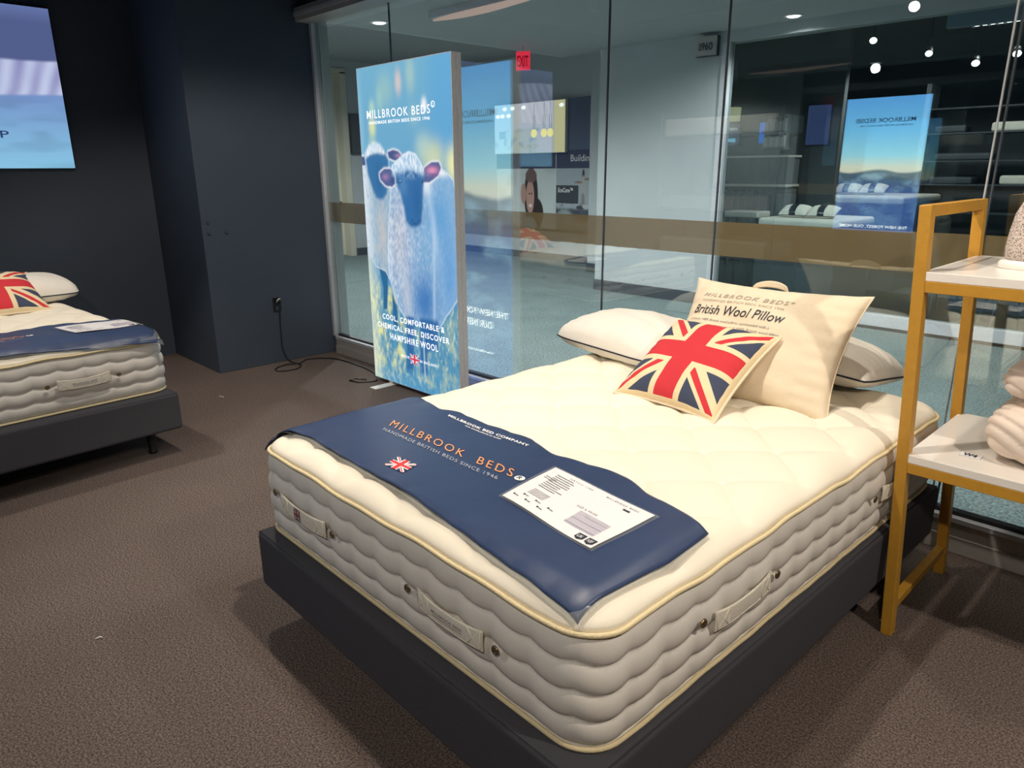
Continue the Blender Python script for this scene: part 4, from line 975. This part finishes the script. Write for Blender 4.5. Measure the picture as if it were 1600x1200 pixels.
MB().box(-.72, .78, -.05, .05, -.01, .06).build('housing', M['alu'], lu, bevel=.004)

# ------------------------------------------------------------------ dark shop across the corridor
struct(MB().box(-5.5, 4.0, 6.95, 20.2, -0.06, 0).build('floor_shop', M['shop_floor']))
struct(MB().box(-5.5, 4.0, 6.95, 20.2, 3.3, 3.4).build('ceiling_shop', M['ceiling']))
struct(MB().box(-5.52, -5.42, 6.95, 20.2, 0, 3.3).build('wall_shop_left', M['shop_dark']))
struct(MB().box(-5.5, 4.0, 13.0, 13.2, 0, 3.3).build('wall_shop_back', M['shop_dark']))
struct(MB().box(-3.80, 4.0, 6.70, 6.90, 2.905, 3.3).build('wall_shop_header', M['corr_wall']))
struct(MB().box(-3.80, 4.0, 6.69, 6.80, 0.03, 0.15).box(-3.80, -3.70, 6.69, 6.80, .15, 2.9).build('trim_6', M['alu'], bevel=.003))
struct(MB().box(-3.80, 4.0, 6.685, 6.80, 0.0, 0.03).build('rail_shade_strip', M['black']))  # black strip painted in for the shaded gap under the rail
struct(MB().box(-3.70, 4.0, 6.74, 6.75, .15, 2.9).build('window_7', M['glass2']))
struct(MB().box(-1.64, 4.0, 6.9, 7.0, 2.80, 3.0).build('wall_shop_bulkhead', mat('blue_grey_bulkhead', S(120, 140, 160), .8)))
def simple_bed(x, y, z0, w_, l, label, ang=0):
    o = thing('display_bed', label, 'bed', (x, y, 0), (0, 0, ang), 'beds in the dark shop across the corridor')
    MB().box(-w_/2, w_/2, -l/2, l/2, 0, z0).build('plinth', M['skirting'], o, bevel=.01)
    MB().box(-w_/2, w_/2, -l/2, l/2, z0, z0+.10).build('white_top', M['cotton'], o, bevel=.04, seg=4)
    return o, z0+.10
SP = [((-3.28, 9.95, 1.12), 1.5, 1.5, 'higher white display bed across the corridor where the coast lightbox is mirrored'), ((-3.15, 8.1, .90), 1.0, 1.1, 'lower white display bed nearer the far shop window')]
for (x, y, z0), w_, l, lb in SP:
    o, zt = simple_bed(x, y, z0, w_, l, lb)
    for k, dx in enumerate((-.19, .16)):
        p, _, _ = make_pillow('striped_pillow', ('left' if k == 0 else 'right') + ' black banded pillow on the ' + ('higher' if z0 > 1 else 'lower') + ' display bed across the corridor', 'pillow', .34, .26, .07, .05, M['cotton'], M['cotton'], M['navy_pipe'], .05, .003, 8+k, 'banded pillows across the corridor', 20)
        pose(p, (x+dx, y-.2, zt+.07), (1, .1, 0), (-.1, 1, .35))
        grid('dark_band', 4, 16, lambda u, v: (-.04+.08*u, (v-.5)*.25, .072*max(0, 1-abs(2*v-1)**2.6)**.42+.004), M['navy_pipe'], p)
def make_chair(x, y, ang, label):
    o = thing('shell_chair', label, 'chair', (x, y, 0), (0, 0, ang), 'pale shell chairs across the corridor')
    def shell(u, v):
        a = (u-.5)*2; 
        if v < .5: yy = -.22+.40*(v/.5); zz = .46+.03*a*a - .02*math.sin(PI*v/.5)
        else: k = (v-.5)/.5; yy = .18+.10*k+.02*k*k; zz = .46+.42*k
        wd = .23*(1-.25*max(0, v-.75)*4*.5)
        return (a*wd, yy-.05*a*a*(v > .5), zz)
    s_ = grid('seat_shell', 14, 20, shell, M['grey_seat'], o); md = s_.modifiers.new('s', 'SOLIDIFY'); md.thickness = .012
    for sx in (-1, 1):
        for sy in (-1, 1): MB().tube([(sx*.12, sy*.10, .45), (sx*.20, sy*.19, 0)], .011, 8).build('leg', M['skirting'], o, True)
    return o
make_chair(-1.68, 8.0, 2.5, 'pale shell chair just inside the far shop seen through the shelf frame')
make_chair(-0.85, 7.35, -2.6, 'pale shell chair beyond the shelf at the right of the far shop')
ct = thing('slatted_counter', 'dark slatted display counter at the left of the far shop under the lit screens', 'counter', (-4.22, 8.62, 0))
cb = MB().box(-.45, .45, -.16, .18, 0, 1.72)
for k in range(9): cb.box(-.44+.1*k, -.40+.1*k, -.175, -.16, .10, 1.30)
for k in range(9): cb.box(-.44+.1*k, -.40+.1*k, -.175, -.16, 1.42, 1.70)
cb.build('slatted_body', M['shop_dark'], ct)
MB().box(-.47, .47, -.20, .19, 1.345, 1.375).build('pale_ledge', M['grey_seat'], ct); MB().box(-.47, .47, -.20, .19, 1.72, 1.745).build('counter_top', M['grey_seat'], ct)
stl = thing('padded_stool', 'pale padded stool in front of the slatted counter in the far shop', 'stool', (-3.93, 7.8, 0))
MB().box(-.24, .24, -.16, .16, .98, 1.06).build('seat_pad', M['grey_seat'], stl, bevel=.02, seg=3)
for sx in (-1, 1):
    for sy in (-1, 1): MB().bar((sx*.2, sy*.12, 0), (sx*.2, sy*.12, .98), .025, .025).build('leg', M['black'], stl)
struct(MB().box(-5.42, -3.4, 9.09, 9.19, 0, 3.3).build('wall_shop_partition', M['shop_dark']))
dr = thing('display_shelving', 'dark wide shelving with pale shelf edges right of the mirrored coast lightbox', 'shelving', (-2.08, 11.0, 0))
for x in (-.85, .85): MB().box(x-.03, x+.03, -.2, .2, 0, 2.7).build('side_panel', M['shop_dark'], dr)
for z in (.55, .95, 1.33, 1.65, 2.02, 2.35): MB().box(-.82, .82, -.2, .2, z, z+.018).build('shelf_board', M['skirting'], dr)
for k, (x, z, w_) in enumerate(((-2.6, 2.038, .4), (-1.8, 2.038, .6), (-2.4, 1.668, .7), (-1.65, 1.348, .5), (-2.5, 1.348, .55))):
    o = MB().box(-w_/2, w_/2, -.15, .15, 0, .10+.02*(k % 2)).build('folded_textile', M['cotton'] if k % 2 else M['skirting'], None, bevel=.03, seg=3, loc=(x, 10.98, z))
    tag(o, ['dark folded textile at the left of the second shelf from the top', 'pale folded textile at the right of the second shelf from the top', 'dark wide folded textile on the third shelf from the top', 'pale folded textile at the right of the fourth shelf from the top', 'dark folded textile at the left of the fourth shelf from the top'][k]+' across the corridor', 'textile', 'folded textiles in the far shop')
# lamp, small lit displays and books in the dark shop
la = thing('pendant_lamp', 'cream drum pendant glowing at the left of the far shop', 'lamp', (-4.9, 8.9, 2.32))
MB().lathe([(.13, -.09), (.14, .09)], (0, 0, 0), 28).build('drum_shade', emit('drum_shade_glow', S(196, 190, 150), .8), la, True)
MB().bar((0, 0, .09), (0, 0, .98), .008, .008).build('cord', M['black'], la)
def lit_panel(x, y, z, w_, h_, col, s_, label, nm='lit_display', cat='display', body=None):
    o = thing(nm, label, cat, (x, y, z), group=None)
    MB().box(-w_/2, w_/2, 0, .04, -h_/2, h_/2).build('casing', M['black'], o)
    MB().box(-w_/2+.01, w_/2-.01, -.003, 0, -h_/2+.01, h_/2-.01).build('screen', emit(nm+'_glow', col, s_), o)
    return o
a_ = lit_panel(-4.98, 9.05, 2.05, .34, .33, S(50, 66, 84), .8, 'dark display screen with a pale blue armchair and white script under the drum pendant')
text('script_title', 'Casa Moderna', lambda x, y: (x, -.006, y), -.12, .06, .24, .05, emit('script_white', (1, 1, 1), 1), a_)
MB().box(-.12, .10, -.006, -.003, -.10, -.05).box(-.11, -.03, -.006, -.003, -.05, -.005).build('armchair_image', emit('pale_blue_image', S(120, 190, 225), 1), a_)
lit_panel(-4.45, 9.05, 2.06, .15, .30, S(40, 110, 205), 1.1, 'narrow bright blue display between the dark screen and the bookcase')
lit_panel(-3.68, 9.05, 2.13, .33, .52, S(70, 84, 128), .8, 'dim blue display left of the mirrored coast lightbox')
bk = thing('bookcase', 'small two level bookcase with pale spines in the far shop', 'bookcase', (-4.21, 8.90, 2.06))
MB().box(-.16, .16, .02, .16, -.22, .22).box(-.17, .17, -.05, .18, .20, .23).box(-.17, .17, -.05, .18, -.02, .01).box(-.17, .17, -.05, .18, -.23, -.20).build('frame', M['shop_dark'], bk)
random.seed(8)
for lv in (.01, -.20):
    for k in range(7):
        o = MB().box(-.02, .02, -.05, .05, 0, random.uniform(.12, .16)).build('book', M['grey_seat'] if k % 2 else M['paper'], None, loc=(-4.21-.135+.045*k, 8.95, 2.06+lv))
        tag(o, 'book standing in the %s row of the far bookcase' % ('upper' if lv > 0 else 'lower'), 'book', 'books in the %s row of the far bookcase' % ('upper' if lv > 0 else 'lower'))
fl = thing('fluorescent_light', 'long white louvred fluorescent light near the top right in the far shop', 'light', (-1.62, 7.8, 2.935))
MB().box(-.06, 1.2, -.06, .06, 0, .06).build('housing', M['alu'], fl)
MB().box(-.05, 1.18, -.045, .045, -.012, 0).build('tube', emit('fluorescent_white', (1, 1, .97), 4), fl)
MB().bar((0, 0, .06), (0, 0, .365), .01, .01).bar((.8, 0, .06), (.8, 0, .365), .01, .01).build('hanger', M['alu'], fl)
lv_ = MB()
for k in range(18): lv_.box(-.05+.068*k, -.04+.068*k, -.05, .05, -.03, -.012)
lv_.build('louvre', M['black'], fl)
for (x, y, z, e_, lb) in ((-2.465, 7.4, 2.865, 9, 'brilliant spotlight high in the middle of the far shop'), (-1.913, 7.4, 2.683, 2, 'small spotlight left of the fluorescent light in the far shop'), (-1.487, 7.4, 2.553, 5, 'cluster spotlight below the fluorescent light in the far shop'), (-1.159, 7.4, 2.602, 9, 'brilliant spotlight at the far right edge of the far shop')):
    o = thing('spotlight', lb, 'spotlight', (x, y, z-.02), (0, 0, .3), 'spotlights in the far shop')
    c_ = MB().lathe([(.018, .09), (.032, .08), (.036, 0), (.03, 0)], (0, 0, 0), 16).build('can', M['black'], o, True); c_.rotation_euler = (-.9, 0, 0)
    c_ = MB().lathe([(.034, -.002), (.02, -.008), (.004, -.009)], (0, 0, 0), 16).build('lens', emit('spot_lens_glow', (1, 1, .96), e_*1.5), o, True); c_.rotation_euler = (-.9, 0, 0)
    MB().bar((0, 0.04, .05), (0, 0.04, 3.3-z+.02), .015, .015).build('stem', M['black'], o)
spot('shop_fill_light', (-2.6, 9.2, 3.2), (-2.8, 10, 1), 150, 120, (1, .97, .92)); spot('shop_fill_light', (-1.2, 7.6, 3.2), (-1.5, 8.4, .3), 170, 130, (1, .97, .92))  # added fill spots without fixtures, brightening the far shop's beds and chairs

# ------------------------------------------------------------------ behind the photographer: track spots and an added mattress rack
tr = struct(MB().box(-5.0, 2.6, -2.02, -1.98, 3.22, 3.26).box(-5.0, 2.6, .48, .52, 3.22, 3.26).build('trim_8', M['black']))
NM = ['over the foot of the foreground bed', 'over the pillows of the foreground bed', 'behind the photographer on the right', 'behind the photographer on the left', 'over the far left bed', 'over the aisle between the two beds', 'over the gold shelf unit']
for (l, t_, e, a), nm in zip(TRACKS, NM):
    o = thing('track_spotlight', 'black track spotlight ' + nm, 'spotlight', (l[0], l[1], l[2]+.06), group='showroom track spotlights')
    d_ = (Vector(t_)-Vector(l)).normalized()
    q = d_.to_track_quat('-Z', 'Y').to_euler(); 
    c = MB().lathe([(.03, .12), (.048, .10), (.052, .01), (.047, .01)], (0, 0, 0), 18).build('lamp_head', M['black'], o, True); c.rotation_euler = q
    g = MB().lathe([(.044, .030), (.02, .028)], (0, 0, 0), 18).build('lens', emit('track_lens_glow', (1, .93, .8), 6), o, True); g.rotation_euler = q
    MB().bar((0, 0, .08), (0, 0, .24), .02, .02).build('stem', M['black'], o)
rk = thing('reflection_rack', 'added rack of stacked mattresses behind the camera for pale slabs mirrored in the glass', 'rack', (-4.4, -3.4, 0))  # unseen rack added so that pale slabs reflect in the glass
for x in (-.85, .85):
    for y in (-.4, .35): MB().bar((x, y, 0), (x, y, 2.3), .04, .04).build('upright', M['skirting'], rk)
for z in (.45, 1.05, 1.30, 2.0):
    MB().box(-.84, .84, -.4, .40, z-.03, z).build('rack_shelf', M['skirting'], rk)
for z, lb in ((.45, 'bottom'), (1.05, 'second'), (2.0, 'top')):
    tag(MB().box(-.80, .80, -.38, .38, 0, .22).build('rack_mattress', M['mesh_side'], None, bevel=.03, seg=3, loc=(-4.4, -3.4, z)), 'plain pale mattress lying on the %s level of the added mirrored rack' % lb, 'mattress', 'mattresses on the rack')
spot('rack_fill_light', (-4.2, -2.0, 3.1), (-4.4, -3.3, 1.2), 55, 80, WARM)  # added spot without a fixture, lights the rack for its reflection
